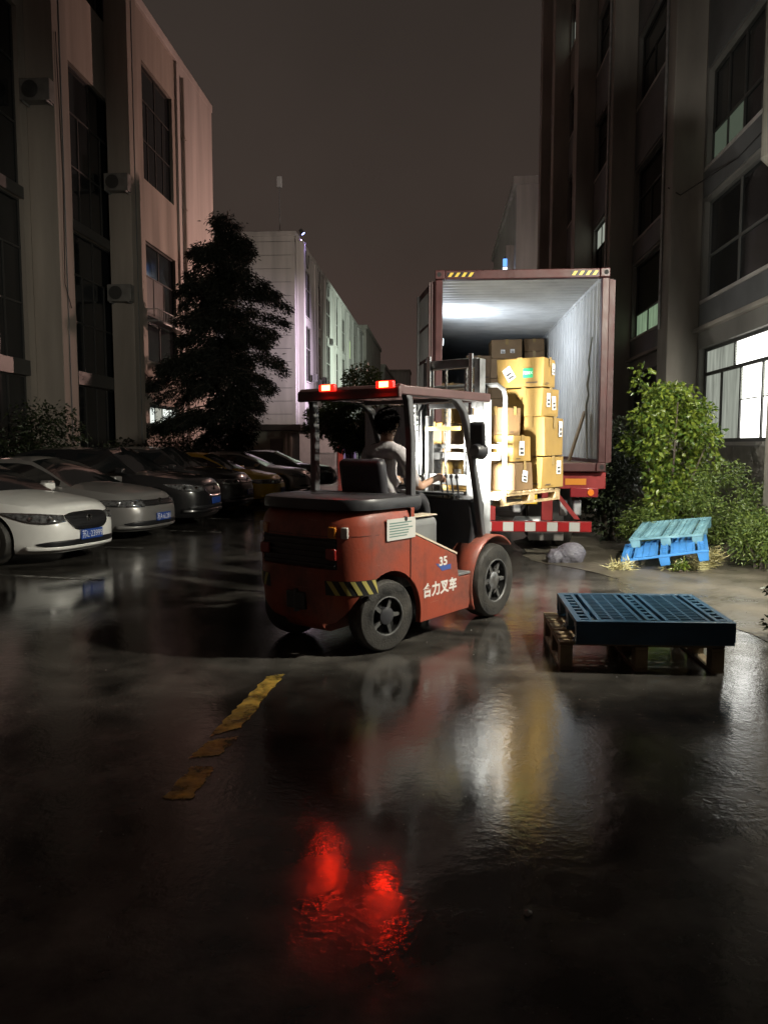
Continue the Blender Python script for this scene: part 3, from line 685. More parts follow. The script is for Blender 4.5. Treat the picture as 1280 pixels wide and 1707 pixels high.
# ================================================================ CARS
def wheel(parent, loc, r, w, rimm, spokes=10, side=-1, steer=0, rimr=.66):
    """wheel, axis along local y; side = -1 outward is -y"""
    t = B(); h = w / 2
    prof = [(r * rimr, -h), (r * .80, -h * 1.02), (r * .93, -h * .95), (r * .985, -h * .72), (r, -h * .35), (r, h * .35), (r * .985, h * .72), (r * .93, h * .95), (r * .80, h * 1.02), (r * rimr, h)]
    t.lathe(prof, 36, 'y', cap=False)
    ty = t.build('wheel', rubber, parent, smooth=True, matrix=TRS(loc, (0, 0, steer)))
    k = B(); o = side * h
    k.lathe([(r * rimr, o * .98), (r * rimr * .93, o * .9), (r * rimr * .88, o * .35), (r * .2, o * .30), (.01, o * .30)], 32, 'y', cap=False)
    k.build('rim', mat('rim_dark', (.03, .03, .03), .4, .5), ty, smooth=True)
    s = B()
    s.lathe([(r * rimr * 1.0, o * 1.0), (r * rimr * .95, o * 1.03), (r * rimr * .91, o * .92), (r * rimr * .95, o * .85)], 32, 'y', cap=False)
    for q in range(spokes):
        a = 2 * math.pi * q / spokes; ca, sa = math.cos(a), math.sin(a); wv = r * .055
        pts = [(r * .13, wv * 1.2), (r * rimr * .94, wv * .8), (r * rimr * .94, -wv * .8), (r * .13, -wv * 1.2)]
        vs = [(ca * u - sa * v, o * .78, sa * u + ca * v) for u, v in pts] + [(ca * u - sa * v, o * .5, sa * u + ca * v) for u, v in pts]
        s.add(vs, [(0, 1, 2, 3), (4, 7, 6, 5), (0, 4, 5, 1), (1, 5, 6, 2), (2, 6, 7, 3), (3, 7, 4, 0)])
    s.lathe([(r * .15, o * .5), (r * .15, o * .86), (.01, o * .90)], 16, 'y')
    s.build('spokes', rimm, ty, smooth=True, angle=30)
    return ty
plate_blue = mat('plate_blue', (.02, .07, .32), .4); plate_white = mat('plate_white', (.75, .75, .78), .5)
lens_m = mat('headlight_lens', (.20, .205, .21), .10, .55, coat=1.0, var=.75, vscale=22); chrome_trim = mat('chrome_trim', (.72, .72, .72), .14, 1.0)
car_glass = mat('car_glass', (.010, .012, .013), .05, spec=.6, coat=.5)
def car(label, loc, heading, paint, L=4.7, W=1.83, H=1.46, plate=None, suv=False, style='sedan', detail=True):
    t = thing('parked_car', label, 'car', loc, heading, 'cars parked along the left building')
    a = L / 2; bw = W / 2; n = 4.3; z0 = .17
    rw_ = .335 if not suv else .37; wbx = (a - .96, -(a - 1.0))
    hz = .14 if suv else 0
    xe = [-a, -a + .25, -a + .9, -.6, .85, 1.35, a - .42, a - .15, a]
    ze_ = [.90 + hz, .965 + hz, .99 + hz, .945 + hz, .935 + hz, .895 + hz, .83 + hz, .785 + hz, .755 + hz]
    ze = lambda x: float(np.interp(x, xe, ze_))
    def P(th, v):                                         # th: 0 nose, pi/2 left side, pi tail ; v 0..1 sill to shoulder
        c, s = math.cos(th), math.sin(th)
        x = a * math.copysign(abs(c) ** (2 / n), c); y = bw * math.copysign(abs(s) ** (2 / n), s)
        if c > 0: x -= .05 * (abs(y) / bw) ** 2
        zz = z0 + (ze(x) - z0) * v
        ins = .055 * max(0, 1 - v / .16) ** 1.6 + .06 * max(0, (v - .62) / .38) ** 2.0
        bul = .0 
        fr = max(0, c) ** 1.5
        dx = -(.10 * max(0, (v - .5) / .5) ** 1.7 + .05 * max(0, 1 - v / .3)) * fr * math.copysign(1, x)
        if c < 0: dx = (.10 * max(0, (v - .55) / .45) ** 1.7 + .08 * max(0, 1 - v / .4)) * abs(c) ** 1.5
        k = 1 - ins / bw
        return Vector((x * (1 - ins / a) + dx, y * k, zz))
    NT = 96; vs = [0, .05, .12, .22, .35, .48, .6, .7, .8, .88, .95, 1.0]
    b = B(); V = []
    for v in vs:
        for i in range(NT): V.append(P(2 * math.pi * i / NT, v))
    F = [(k * NT + i, k * NT + (i + 1) % NT, (k + 1) * NT + (i + 1) % NT, (k + 1) * NT + i) for k in range(len(vs) - 1) for i in range(NT)]
    # top surface, left/right pairs
    M = 12; half = NT // 2; top0 = (len(vs) - 1) * NT; idx = {}
    for i in range(1, half):
        pl, prr = V[top0 + i], V[top0 + NT - i]
        for j in range(M + 1):
            if j == 0: idx[i, j] = top0 + i
            elif j == M: idx[i, j] = top0 + NT - i
            else:
                f = j / M; q = pl.lerp(prr, f); sf = 1 - abs(2 * f - 1) ** 2.6
                crown = .065 * sf * min(1, abs(pl.y) / (bw * .6)); V.append(Vector((q.x, q.y, q.z + crown))); idx[i, j] = len(V) - 1
    for i in range(1, half - 1):
        for j in range(M): F.append((idx[i, j], idx[i + 1, j], idx[i + 1, j + 1], idx[i, j + 1]))
    for (i, e) in ((1, top0), (half - 1, top0 + half)):
        for j in range(M): F.append((idx[i, j], idx[i, j + 1], e))
    F.append(tuple(range(NT))[::-1])
    b.add(V, F); body = b.build('body', paint, t, smooth=True, angle=50)
    cut = []
    for x in wbx:
        for s in (-1, 1):
            c = B(); c.lathe([(rw_ + .055, s * (bw - .30)), (rw_ + .055, s * (bw + .2))], 40, 'y', (x, 0, rw_ + .01)); cut.append(c)
    carve(body, cut)
    # cabin
    zr = H; belt = .93 + hz
    if suv: xs = [.95, .75, .5, .25, 0, -.4, -.9, -1.4, -1.85, -2.05, -2.2]; zt = [belt + .02, belt + .17, belt + .37, belt + .54, zr - .04, zr, zr, zr - .02, zr - .10, zr - .4, belt + .05]
    else: xs = [1.02, .8, .55, .3, .08, -.2, -.6, -1.0, -1.3, -1.55, -1.8, -2.02]; zt = [belt + .01, belt + .13, belt + .275, belt + .40, zr - .035, zr, zr, zr - .03, zr - .12, zr - .26, zr - .40, belt + .05]
    sc = L / 4.7; xs = [x * sc for x in xs]; us = [0, .18, .36, .52, .60, .70, .85, 1.0]
    def cab(i, u, s):
        x, z = xs[i], zt[i]; wb = (bw - .085) - .10 * abs((x + .4 * sc) / (2.0 * sc)) ** 2; hh = (z - belt); lean = .27 * hh / (zr - belt)
        if u <= .6:
            f = u / .6; y = wb - lean * (f ** 1.35); zz = belt - .03 + (hh + .03 - .05 * min(1, hh / .4)) * f
        else:
            f = (u - .6) / .4; y = (wb - lean) * (1 - f); zz = belt - .03 + (hh + .03 - .05 * min(1, hh / .4)) + .05 * min(1, hh / .4) * (1 - (1 - f) ** 2)
        return Vector((x, s * y, zz))
    cats = {}
    iw = 4; ir = len(xs) - 5 if not suv else len(xs) - 3
    for s in (-1, 1):
        for i in range(len(xs) - 1):
            for k in range(len(us) - 1):
                q = [cab(i, us[k], s), cab(i + 1, us[k], s), cab(i + 1, us[k + 1], s), cab(i, us[k + 1], s)]
                if us[k] >= .60: c = 'windscreen' if i < iw else ('rear_window' if i >= ir + 1 else 'roof')
                elif us[k] < .52 and us[k] >= .0 and i >= 1 and i < len(xs) - 3 and not (i == (len(xs) // 2)): c = 'side_window'
                else: c = 'roof'
                key = (c, s, i < len(xs) // 2) if c == 'side_window' else (c, 0, 0)
                cats.setdefault(key, B()).add(q, [(0, 1, 2, 3)])
    for (c, _, _), bb in cats.items():
        o = bb.build(c, paint if c == 'roof' else car_glass, t)
        bm = bmesh.new(); bm.from_mesh(o.data); bmesh.ops.remove_doubles(bm, verts=bm.verts, dist=.001); bmesh.ops.recalc_face_normals(bm, faces=bm.faces); bm.to_mesh(o.data); bm.free()
        o.data.polygons.foreach_set('use_smooth', [True] * len(o.data.polygons)); o.data.set_sharp_from_angle(angle=R(40))
    # wheels
    for x in wbx:
        for s in (-1, 1): wheel(t, (x, s * (bw - .125), rw_), rw_, .215, steel, 10, s)
    # fascia patches on the skin: bounded in lateral fraction f (0 centre .. 1 side) and height
    def patch(name, f0, f1, zlo, zhi, m, off=.006, nu=14, nv=4, parent=t, rim=True):
        bb = B(); t0 = math.asin(abs(f0) ** (n / 2)) * (1 if f0 >= 0 else -1); t1 = math.asin(abs(f1) ** (n / 2)) * (1 if f1 >= 0 else -1)
        def fn(u, w):
            th = t0 + (t1 - t0) * u; z = zlo(u) + (zhi(u) - zlo(u)) * w
            p0 = P(th, .5); v = (z - z0) / (ze(p0.x) - z0); p = P(th, min(1, max(0, v)))
            d = P(th + .02, min(1, max(0, v))) - P(th - .02, min(1, max(0, v))); nn = Vector((d.y, -d.x, 0))
            nn = nn.normalized() if nn.length else Vector((1, 0, 0))
            if nn.dot(Vector((p.x, p.y, 0))) < 0: nn = -nn
            return p + nn * (off if not callable(off) else off(u, w))
        bb.grid(fn, np.linspace(0, 1, nu), np.linspace(0, 1, nv)); o = bb.build(name, m, parent, smooth=True, angle=60)
        sd = o.modifiers.new('thick', 'SOLIDIFY'); sd.thickness = .008; sd.offset = 0; return o, fn
    dz = hz * .9
    for s in (-1, 1):
        if style == 'sedan':
            h, fn = patch('headlight', s * .46, s * .945, lambda u: .60 + dz + .12 * u ** 3 - .035 * math.sin(u * math.pi), lambda u: .69 + dz + .05 * u + .012 * math.sin(u * math.pi), lens_m)
        else:
            h, fn = patch('headlight', s * .50, s * .95, lambda u: .585 + dz + .03 * u * u, lambda u: .715 + dz, lens_m)
        if detail:
            for uu, rr in ((.26, .048), (.58, .040)):
                p = fn(uu, .45); B().lathe([(rr, -.01), (rr * .9, .010), (.004, .014)], 14, 'x').build('projector', chrome, h, matrix=TRS(p - Vector((.005, 0, 0)), (0, 0, s * R(20 + 30 * uu))), smooth=True)
            bb = B(); pts = [fn(u, .12) + Vector((.004, 0, 0)) for u in np.linspace(.02, .72, 9)]; bb.tube(pts, .007, 6); bb.build('light_strip', chrome_trim, h)
            bb = B(); pts = [fn(u, .92) + Vector((.004, 0, 0)) for u in np.linspace(.02, .95, 9)]; bb.tube(pts, .006, 6); bb.build('light_strip', chrome_trim, h)
        mi = B(); mi.box(-.09, .09, -.10, .10, -.06, .065); mi.build('mirror', paint, t, bevel=.035, seg=3, matrix=TRS((.72 * sc, s * (bw + .06), belt + .06), (0, 0, s * R(-12))))
        B().box(-.03, .03, *sorted((s * (bw - .1), s * (bw - .02))), belt - .02, belt + .02).build('mirror_arm', black_plastic, t, matrix=TRS((.74 * sc, 0, .02)))
        # door seams and handle
        for xx in (.55 * sc, -.35 * sc, -1.15 * sc):
            hd = B(); hd.box(xx - .003, xx + .003, *sorted((s * (bw - .03), s * (bw + .0025))), .30, belt - .06); hd.build('door_seam', black_plastic, t)
        for xx in (-.2 * sc, -1.0 * sc): B().box(xx - .09, xx + .09, *sorted((s * (bw - .012), s * (bw + .018))), belt - .16, belt - .13).build('door_handle', paint, t, bevel=.008)
    if style == 'sedan':
        g, fn = patch('grille', -.44, .44, lambda u: .475 + dz + .15 * abs(2 * u - 1) ** 2.4, lambda u: .685 + dz + .03 * math.sin(math.pi * u), black_plastic, off=.008, nu=22, nv=5)
        bb = B(); ring = [fn(u, 0) for u in np.linspace(0, 1, 17)] + [fn(u, 1) for u in np.linspace(1, 0, 17)]
        bb.tube([p + Vector((.004, 0, 0)) for p in ring] + [ring[0] + Vector((.004, 0, 0))], .008, 6); bb.build('grille_trim', chrome_trim, g)
        for k in range(5):
            bb = B(); bb.tube([fn(u, .14 + k * .17) + Vector((.003, 0, 0)) for u in np.linspace(.04, .96, 12)], .004, 5); bb.build('slat', mat('slat_dark', (.05, .05, .05), .3, .8), g)
    else:
        g, fn = patch('grille', -.50, .50, lambda u: .60 + dz, lambda u: .70 + dz, black_plastic, off=.008, nu=20, nv=4)
        for k in range(3):
            bb = B(); bb.tube([fn(u, .2 + k * .3) + Vector((.003, 0, 0)) for u in np.linspace(.03, .97, 12)], .006, 5); bb.build('slat', chrome_trim, g)
    pc = fn(.5, .55)
    em = B(); em.lathe([(.052, 0), (.052, .008), (.044, .012), (.044, .006), (.02, .006)], 20, 'x'); em.tube([(.01, -.04, .02), (.012, 0, -.035), (.01, .04, .02)], .006, 5); em.build('emblem', chrome, t, matrix=TRS(pc + Vector((.006, 0, .02))), smooth=True)
    patch('air_intake', -.80, .80, lambda u: .265 + dz * .6 + .03 * abs(2 * u - 1) ** 6, lambda u: .345 + dz * .6 - .035 * abs(2 * u - 1) ** 4, black_plastic, off=.006, nu=26)
    lip, lf = patch('bumper_lip', -.86, .86, lambda u: .215 + dz * .5, lambda u: .262 + dz * .6 + .02 * abs(2 * u - 1) ** 6, paint, off=lambda u, w: .035 - .02 * w, nu=26)
    pl = B(); pl.box(-.008, .008, -.22, .22, -.07, .07); zc = .40 + dz * .8
    px = P(0, (zc - z0) / (ze(a) - z0)).x + .022
    po = pl.build('license_plate', plate_blue, t, bevel=.006, matrix=TRS((px, 0, zc)))
    if plate: text('plate_text', plate, .125, plate_white, po, facing((.0095, 0, -.005), (1, 0, 0)), .0008, .8)
    return t
white_paint = mat('white_paint', (.86, .86, .83), .35, coat=.8, var=.05, vscale=5)
silver_paint = mat('silver_paint', (.30, .29, .28), .38, .5, coat=.8)
black_paint = mat('black_paint', (.012, .012, .013), .3, coat=1.0)
grey_paint = mat('dark_grey_paint', (.035, .033, .034), .3, .3, coat=1.0)
yellow_paint = mat('yellow_paint', (.88, .58, .02), .35, coat=.8)
def nose(x, y, hd, L): return (x - L / 2 * math.cos(hd), y - L / 2 * math.sin(hd), 0)
for lab, nx, ny, hd, pm, L, W, H, plate, suv, st in (
    ('white sedan with black grille parked nearest the viewer', -4.95, 10.60, -15, white_paint, 4.75, 1.84, 1.46, '苏L·23999', False, 'sedan'),
    ('silver grey sedan parked second beside the white car', -4.90, 13.35, -12, silver_paint, 4.7, 1.80, 1.45, '苏A·6L281', False, 'bar'),
    ('black car parked third from the viewer, beyond the silver sedan', -4.72, 16.0, -5, black_paint, 4.7, 1.84, 1.62, None, True, 'sedan'),
    ('black sport utility car parked fourth, before the yellow car', -4.70, 18.9, -4, grey_paint, 4.6, 1.85, 1.62, '苏B·70K2', True, 'bar'),
    ('yellow car mostly hidden behind the dark cars', -4.42, 21.6, -3, yellow_paint, 4.4, 1.78, 1.45, None, False, 'bar'),
    ('silver sedan parked left of the forklift post', -4.35, 26.2, 0, silver_paint, 4.8, 1.83, 1.46, None, False, 'sedan'),
    ('dark sedan parked farthest, just behind the forklift post', -3.95, 29.6, 0, grey_paint, 4.8, 1.83, 1.47, None, False, 'bar')):
    car(lab, nose(nx, ny, R(hd), L), R(hd), pm, L, W, H, plate, suv, st, detail=ny < 24)
# ================================================================ CONTAINER ON TRAILER
CX0, CX1, CY0, CY1, CZ0, CZ1 = -.05, 2.385, 11.2, 23.4, 1.28, 4.13
maroon = mat('maroon_paint', (.062, .017, .017), .5, var=.3, vscale=3, rvar=.12, bump=.15, bscale=15)
inner_m = mat('container_inner', (.60, .61, .60), .48, var=.14, vscale=2.5, rvar=.1, bump=.1, bscale=12)
CT = thing('shipping_container', 'maroon shipping container open at the rear with white ribbed inside', 'container', ((CX0 + CX1) / 2, CY0, 0))
def cpart(b, name, m, **k):
    b.v = [(v[0] - (CX0 + CX1) / 2, v[1] - CY0, v[2]) for v in b.v]; return b.build(name, m, CT, **k)
# corrugated walls and roof, as folded sheets with thickness
def corrug(axis_pts, depth, pitch, length):
    out = []; t = 0
    while t < length:
        for dt, dp in ((0, 0), (pitch * .3, 0), (pitch * .5, depth), (pitch * .8, depth)): out.append((t + dt, dp))
        t += pitch
    return out
prof = corrug(None, .036, .278, CY1 - CY0 - .2)
for nm, xw, sgn in (('side_wall', CX0 + .02, 1), ('side_wall', CX1 - .02, -1)):
    b = B(); vs = []; fs = []
    for t, d in prof: vs += [(xw + sgn * d, CY0 + .1 + t, CZ0 + .16), (xw + sgn * d, CY0 + .1 + t, CZ1 - .07)]
    for i in range(len(prof) - 1): fs.append((2 * i, 2 * i + 1, 2 * i + 3, 2 * i + 2))
    b.add(vs, fs); o = cpart(b, nm, inner_m)
    o.data.materials.append(maroon); sd = o.modifiers.new('thick', 'SOLIDIFY'); sd.thickness = .004; sd.offset = 0
b = B(); vs = []; fs = []; prof2 = corrug(None, .022, .21, CY1 - CY0 - .2)
for t, d in prof2: vs += [(CX0 + .06, CY0 + .1 + t, CZ1 - .055 + d), (CX1 - .06, CY0 + .1 + t, CZ1 - .055 + d)]
for i in range(len(prof2) - 1): fs.append((2 * i, 2 * i + 1, 2 * i + 3, 2 * i + 2))
b.add(vs, fs); o = cpart(b, 'roof', inner_m); sd = o.modifiers.new('thick', 'SOLIDIFY'); sd.thickness = .004; sd.offset = 0
cpart(B().box(CX0 + .06, CX1 - .06, CY1 - .12, CY1, CZ0, CZ1 - .05), 'front_wall', inner_m)
cpart(B().box(CX0 + .02, CX1 - .02, CY0 + .05, CY1, CZ0 + .06, CZ0 + .12), 'floor', mat('container_floor', (.16, .10, .06), .6, var=.3, vscale=6, stretch=(6, .5, 1)))
for x0, x1 in ((CX0, CX0 + .10), (CX1 - .10, CX1)):
    cpart(B().box(x0, x1, CY0, CY0 + .14, CZ0 + .12, CZ1 - .13), 'corner_post', maroon, bevel=.01)
    cpart(B().box(x0 + (.0 if x0 == CX0 else .04), x1 - (.04 if x0 == CX0 else 0), CY0 + .14, CY1, CZ1 - .10, CZ1 - .02), 'top_rail', inner_m, bevel=.008)
    cpart(B().box(x0, x1, CY0 + .14, CY1, CZ0 + .01, CZ0 + .17), 'bottom_rail', maroon, bevel=.008)
    for zc in (CZ0, CZ1 - .118):
        c = B(); c.box(x0 - .006 if x0 == CX0 else x0 - .03, x1 + .006 if x0 != CX0 else x1 + .03, CY0 - .014, CY0 + .16, zc - .004, zc + .122); o = cpart(c, 'corner_casting', maroon, bevel=.012)
        h = B(); xx = (x0 + x1) / 2; h.lathe([(.001, CY0 - .017), (.032, CY0 - .017), (.032, CY0 - .012)], 16, 'y', (xx, 0, zc + .06)); h2 = h
        h.v = [(v[0] - (CX0 + CX1) / 2, v[1] - CY0, v[2]) for v in h.v]; h.build('hole', interior_dark, CT)
cpart(B().box(CX0 + .135, CX1 - .135, CY0 - .005, CY0 + .12, CZ1 - .125, CZ1), 'header', maroon, bevel=.01)
cpart(B().box(CX0 + .135, CX1 - .135, CY0 - .005, CY0 + .12, CZ0 - .003, CZ0 + .119), 'sill', maroon, bevel=.01)
haz_y = mat('hazard_yellow', (.75, .52, .08), .45); haz_k = mat('hazard_black', (.015, .015, .015), .5)
for xs0 in (CX0 + .16, CX1 - .16 - .38):
    b = B().box(xs0, xs0 + .38, CY0 - .009, CY0 - .006, CZ1 - .095, CZ1 - .035); hs = cpart(b, 'hazard_strip', haz_k)
    for k in range(4):
        u = xs0 + .012 + k * .095; zl, zh = CZ1 - .094, CZ1 - .036
        q = B(); q.add([(u, CY0 - .0105, zl), (u + .045, CY0 - .0105, zl), (u + .085, CY0 - .0105, zh), (u + .04, CY0 - .0105, zh)], [(0, 1, 2, 3)])
        q.v = [(v[0] - (CX0 + CX1) / 2, v[1] - CY0, v[2]) for v in q.v]; q.build('stripe', haz_y, hs)
# doors folded back along the sides
for s, hx_, ang in ((-1, CX0 - .03, R(10.5)), (1, CX1 + .04, R(-3))):
    M = TRS((hx_ - (CX0 + CX1) / 2, .06, 0), (0, 0, ang))
    d = B(); d.box(-.025, .025, 0, 1.17, CZ0 + .12, CZ1 - .14); door = d.build('door', maroon, CT, matrix=M)
    xi = -.028 if s < 0 else .028
    for k in range(5):
        q = B(); q.box(*sorted((xi, xi - .012 if s < 0 else xi + .012)), .08, 1.09, CZ0 + .2 + k * .49, CZ0 + .2 + k * .49 + .44); q.build('panel', inner_m, door, bevel=.008)
    for y in (.06, 1.13):
        q = B(); q.box(*sorted((xi, xi + s * .03)), y - .035, y + .035, CZ0 + .13, CZ1 - .15); q.build('frame_strip', maroon if y < 1 else mat('gasket', (.35, .34, .33), .6), door)
    for y in (.3, .85):
        q = B(); q.tube([(-s * .055, y, CZ0 + .1), (-s * .055, y, CZ1 - .12)], .017, 8); q.build('locking_bar', galv, door, smooth=True)
# interior load: cartons stacked deep inside
kraft = mat('kraft_board', (.27, .17, .045), .6, var=.12, vscale=4, bump=.08, bscale=40)
kraft2 = mat('kraft_board_brown', (.18, .11, .05), .62, var=.15, vscale=4, bump=.08, bscale=40)
tape_m = mat('packing_tape', (.27, .185, .07), .18, coat=.4, spec=.6)
label_w = mat('paper_label', (.78, .77, .74), .6); label_k = mat('label_ink', (.05, .05, .055), .6); label_g = mat('green_label', (.03, .36, .16), .5)
def carton(label, loc, rz, sx, sy, sz, m=None, stickers=(), group='cartons', parentM=None):
    """box with base centre at loc; stickers: (face, u, v, w, h, kind, roll) on face 'b' (-x) 'r' (-y)"""
    t = thing('carton', label, 'carton', loc, rz + random.uniform(-.045, .045), group)
    b = B(); j = lambda: random.uniform(-.011, .011)
    b.box(-sx / 2, sx / 2, -sy / 2, sy / 2, 0, sz); b.v = [(x + j(), y + j(), z + (0 if z == 0 else j())) for x, y, z in b.v]
    b.build('body', m or kraft, t, bevel=.008, seg=2)
    # tape across top and down both narrow faces
    tp = B(); tw = .03; e = .0085
    tp.box(-sx / 2 - e, -sx / 2 - e + .001, -tw, tw, sz * .72, sz + e); tp.box(-sx / 2 - e, sx / 2 + e, -tw, tw, sz + e - .001, sz + e)
    tp.box(-tw, tw, -sy / 2 - e, -sy / 2 - e + .001, sz * .72, sz + e)
    tp.build('tape', tape_m, t)
    mk = B(); mk2 = B()                                     # printed handling marks and a crease on the visible faces
    mk.add([(-sx / 2 - .0115, -sy * .38, sz * .12), (-sx / 2 - .0115, -sy * .14, sz * .12), (-sx / 2 - .0115, -sy * .14, sz * .17), (-sx / 2 - .0115, -sy * .38, sz * .17)], [(0, 1, 2, 3)])
    mk2.add([(-sx * .36, -sy / 2 - .0115, sz * .10), (-sx * .12, -sy / 2 - .0115, sz * .10), (-sx * .12, -sy / 2 - .0115, sz * .14), (-sx * .36, -sy / 2 - .0115, sz * .14)], [(0, 1, 2, 3)])
    if random.random() < .6:
        for q in (mk, mk2): q.build('print', mat('kraft_print', (.09, .06, .035), .7), t)
    fl = B(); fl.box(-sx / 2 + .004, sx / 2 - .004, -.0025, .0025, sz + .0055, sz + .0065); fl.build('flap_seam', label_k, t)
    for face, u, v, w, h, kind, roll in stickers:
        if face == 'b': Mx = facing((-sx / 2 - .0105, -u, v), (-1, 0, 0))
        else: Mx = facing((u, -sy / 2 - .0105, v), (0, -1, 0))
        Mx = Mx @ Matrix.Rotation(roll, 4, 'Z')
        st = B().box(-w / 2, w / 2, -h / 2, h / 2, -.0005, .0005).build('sticker', label_g if kind == 'green' else label_w, t, matrix=Mx)
        if kind == 'green': text('lettering', 'FEDEX', h * .42, label_w, st, TRS((0, 0, .001)), .0005, .85)
        else:
            for q, (c0, c1, d0, d1) in enumerate(((-.35, .35, -.12, .06), (-.3, .38, -.42, -.22), (-.4, .1, .2, .26), (-.4, .25, .32, .37))):
                B().box(c0 * w, c1 * w, d0 * h, d1 * h, .0006, .001).build('print', label_k if q < 2 and kind != 'plain' else mat('label_grey', (.35, .35, .36), .6), st)
    return t
cols = [(.30, .52, 16.6), (.86, .54, 16.9), (1.42, .66, 16.75), (2.02, .44, 17.0)]
for ci, (xc, w, yy) in enumerate(cols):
    z = CZ0 + .123; row = 0
    tops = (2.95, 3.55, 3.86, 3.90)[ci]
    while z < tops - .2:
        h = min(random.uniform(.38, .46), tops - z)
        if tops - z - h < .2: h = tops - z
        carton(f'brown carton inside the container, {("bottom", "second", "third", "fourth", "fifth", "sixth", "seventh")[row]} up in {("the leftmost", "the second", "the third", "the rightmost")[ci]} stack',
               (xc + random.uniform(-.01, .01), yy, z), R(90) + random.uniform(-.03, .03), .6, w - .015, h, kraft2,
               [('b', -.08, h * .35, .09, .08, 'paper', 0), ('b', .12, h * .38, .09, .08, 'paper', 0)] if ci == 2 and z + h > 3.6 else (), 'cartons deep inside the container')
        z += h + .004; row += 1
# LED work lamp clamped inside the left wall near the roof
LW = thing('work_lamp', 'bar shaped work lamp inside the container on the left wall near the roof', 'lamp', (.055, 14.2, 3.52))
B().box(-.02, .02, -.35, .35, -.03, .03).build('case', frame_dark, LW, bevel=.006)
B().box(.021, .025, -.33, .33, -.022, .022).build('lens', emis('work_lamp_glow', (.82, .9, 1), 10), LW)
light('lamp_light', 'AREA', 50, (.80, .88, 1), LW, facing((.035, 0, .0), (-.93, 0, -.37)), shape='RECTANGLE', size=.66, size_y=.05, spread=R(178))
# plank leaning on the right inside wall and a hanging strap
o = thing('plank', 'wooden plank leaning on the right inside wall of the container', 'plank', (2.02, 12.1, CZ0 + .13), 0, rot=(0, R(16.5), 0))
B().box(-.012, .012, -.09, .09, .0, .80).build('board', mat('plank_wood', (.40, .28, .15), .6, var=.25, vscale=6, stretch=(5, 5, .6)), o, bevel=.003)
b = B(); b.tube([(2.27, 11.75, 3.25), (2.25, 11.75, 3.12), (2.22, 11.74, 2.9), (2.24, 11.76, 2.75), (2.21, 11.75, 2.55), (2.235, 11.76, 2.4), (2.2, 11.74, 2.25), (2.23, 11.75, 1.45)], [.012, .014, .012, .016, .018, .014, .02, .01], 7)
tag(b.build('lashing_strap', mat('strap_pale', (.5, .5, .42), .7), smooth=True), 'pale lashing strap hanging on the right container wall', 'strap')

# ---- trailer chassis
red_paint = mat('trailer_red', (.23, .018, .018), .48, var=.3, vscale=4, rvar=.12)
refl_w = mat('reflective_white', (.45, .45, .43), .35); refl_r = mat('reflective_red', (.30, .012, .014), .35)
TR = thing('semi_trailer', 'red semi trailer chassis carrying the container', 'trailer', (1.17, 11.35, 0))
def tp_(b, name, m, **k):
    b.v = [(v[0] - 1.17, v[1] - 11.35, v[2]) for v in b.v]; return b.build(name, m, TR, **k)
tp_(B().box(-.08, 2.42, 11.30, 11.52, 1.02, 1.26), 'rear_beam', red_paint, bevel=.012)
for x in (.65, 1.6): tp_(B().box(x, x + .14, 11.525, 23, .86, 1.255), 'frame_rail', red_paint, bevel=.01)
for y in (13, 15.5, 18, 20.5): tp_(B().box(.0, 2.34, y, y + .12, 1.06, 1.255), 'cross_member', red_paint)
tp_(B().box(1.50, 1.66, 11.24, 11.297, .56, 1.02), 'bumper_post', red_paint, bevel=.008); tp_(B().box(.68, .84, 11.24, 11.297, .56, 1.02), 'bumper_post', red_paint, bevel=.008)
q = B(); q.prism([(1.66, .98), (1.98, .58), (2.06, .58), (1.68, 1.04)], 11.27, 11.295); tp_(q, 'brace', red_paint)
bm_ = tp_(B().box(.14, 2.21, 11.18, 11.238, .40, .555), 'bumper', red_paint, bevel=.006)
xs_ = .15
for k in range(13):
    q = B().box(xs_ + .004, xs_ + .155, 11.1735, 11.1775, .412, .543); q.v = [(v[0] - 1.17, v[1] - 11.35, v[2]) for v in q.v]; q.build('reflector', refl_w if k % 2 else refl_r, bm_); xs_ += .158
for x in (2.17, .12):
    q = tp_(B().box(x - .26, x + .14, 11.26, 11.297, .90, 1.04), 'lamp_cluster', mat('lamp_red', (.22, .015, .02), .35, coat=.6), bevel=.012)
    l = B(); l.lathe([(.002, 11.245), (.045, 11.245), (.05, 11.258)], 18, 'y', (x + .03, 0, .97)); l.v = [(v[0] - 1.17, v[1] - 11.35, v[2]) for v in l.v]; l.build('amber_lens', mat('amber', (.75, .20, .02), .3, coat=.6), q)
for x0 in (1.84, .08): tp_(B().box(x0, x0 + .30, 11.293, 11.2985, 1.08, 1.17), 'reflector_plate', mat('orange_reflector', (.55, .20, .02), .4))
pl = tp_(B().box(1.02, 1.44, 11.27, 11.285, .80, .94), 'license_plate', mat('plate_yellow', (.72, .48, .04), .45), bevel=.004)
text('plate_text', '811', .12, haz_k, pl, facing((1.25 - 1.17, 11.267 - 11.35, .868), (0, -1, 0)), .001, .9)
for x in (.42, 1.86):
    for y in (12.75, 14.05):
        for k in (0, 1): wheel(TR, ((x + (.30 * k - .15)) - 1.17, y - 11.35, .50), .50, .26, galv, 8, -1 if x < 1 else 1, R(90) * 0, .56).rotation_euler = (0, 0, R(90))
flap_m = mat('mud_flap', (.16, .15, .14), .65, var=.3, vscale=5)
for x in (.1, 1.42): tp_(B().box(x, x + .55, 12.16, 12.18, .16, .78), 'mud_flap', flap_m)
tp_(B().lathe([(.01, 1.15), (.10, 1.2), (.10, 1.7), (.01, 1.75)], 14, 'x', (.0, 12.0, .46)), 'air_tank', galv, smooth=True)
for x in (1.78, 1.98): tp_(B().box(x, x + .12, 11.4, 11.5, .62, .86), 'coupling_box', galv, bevel=.02)
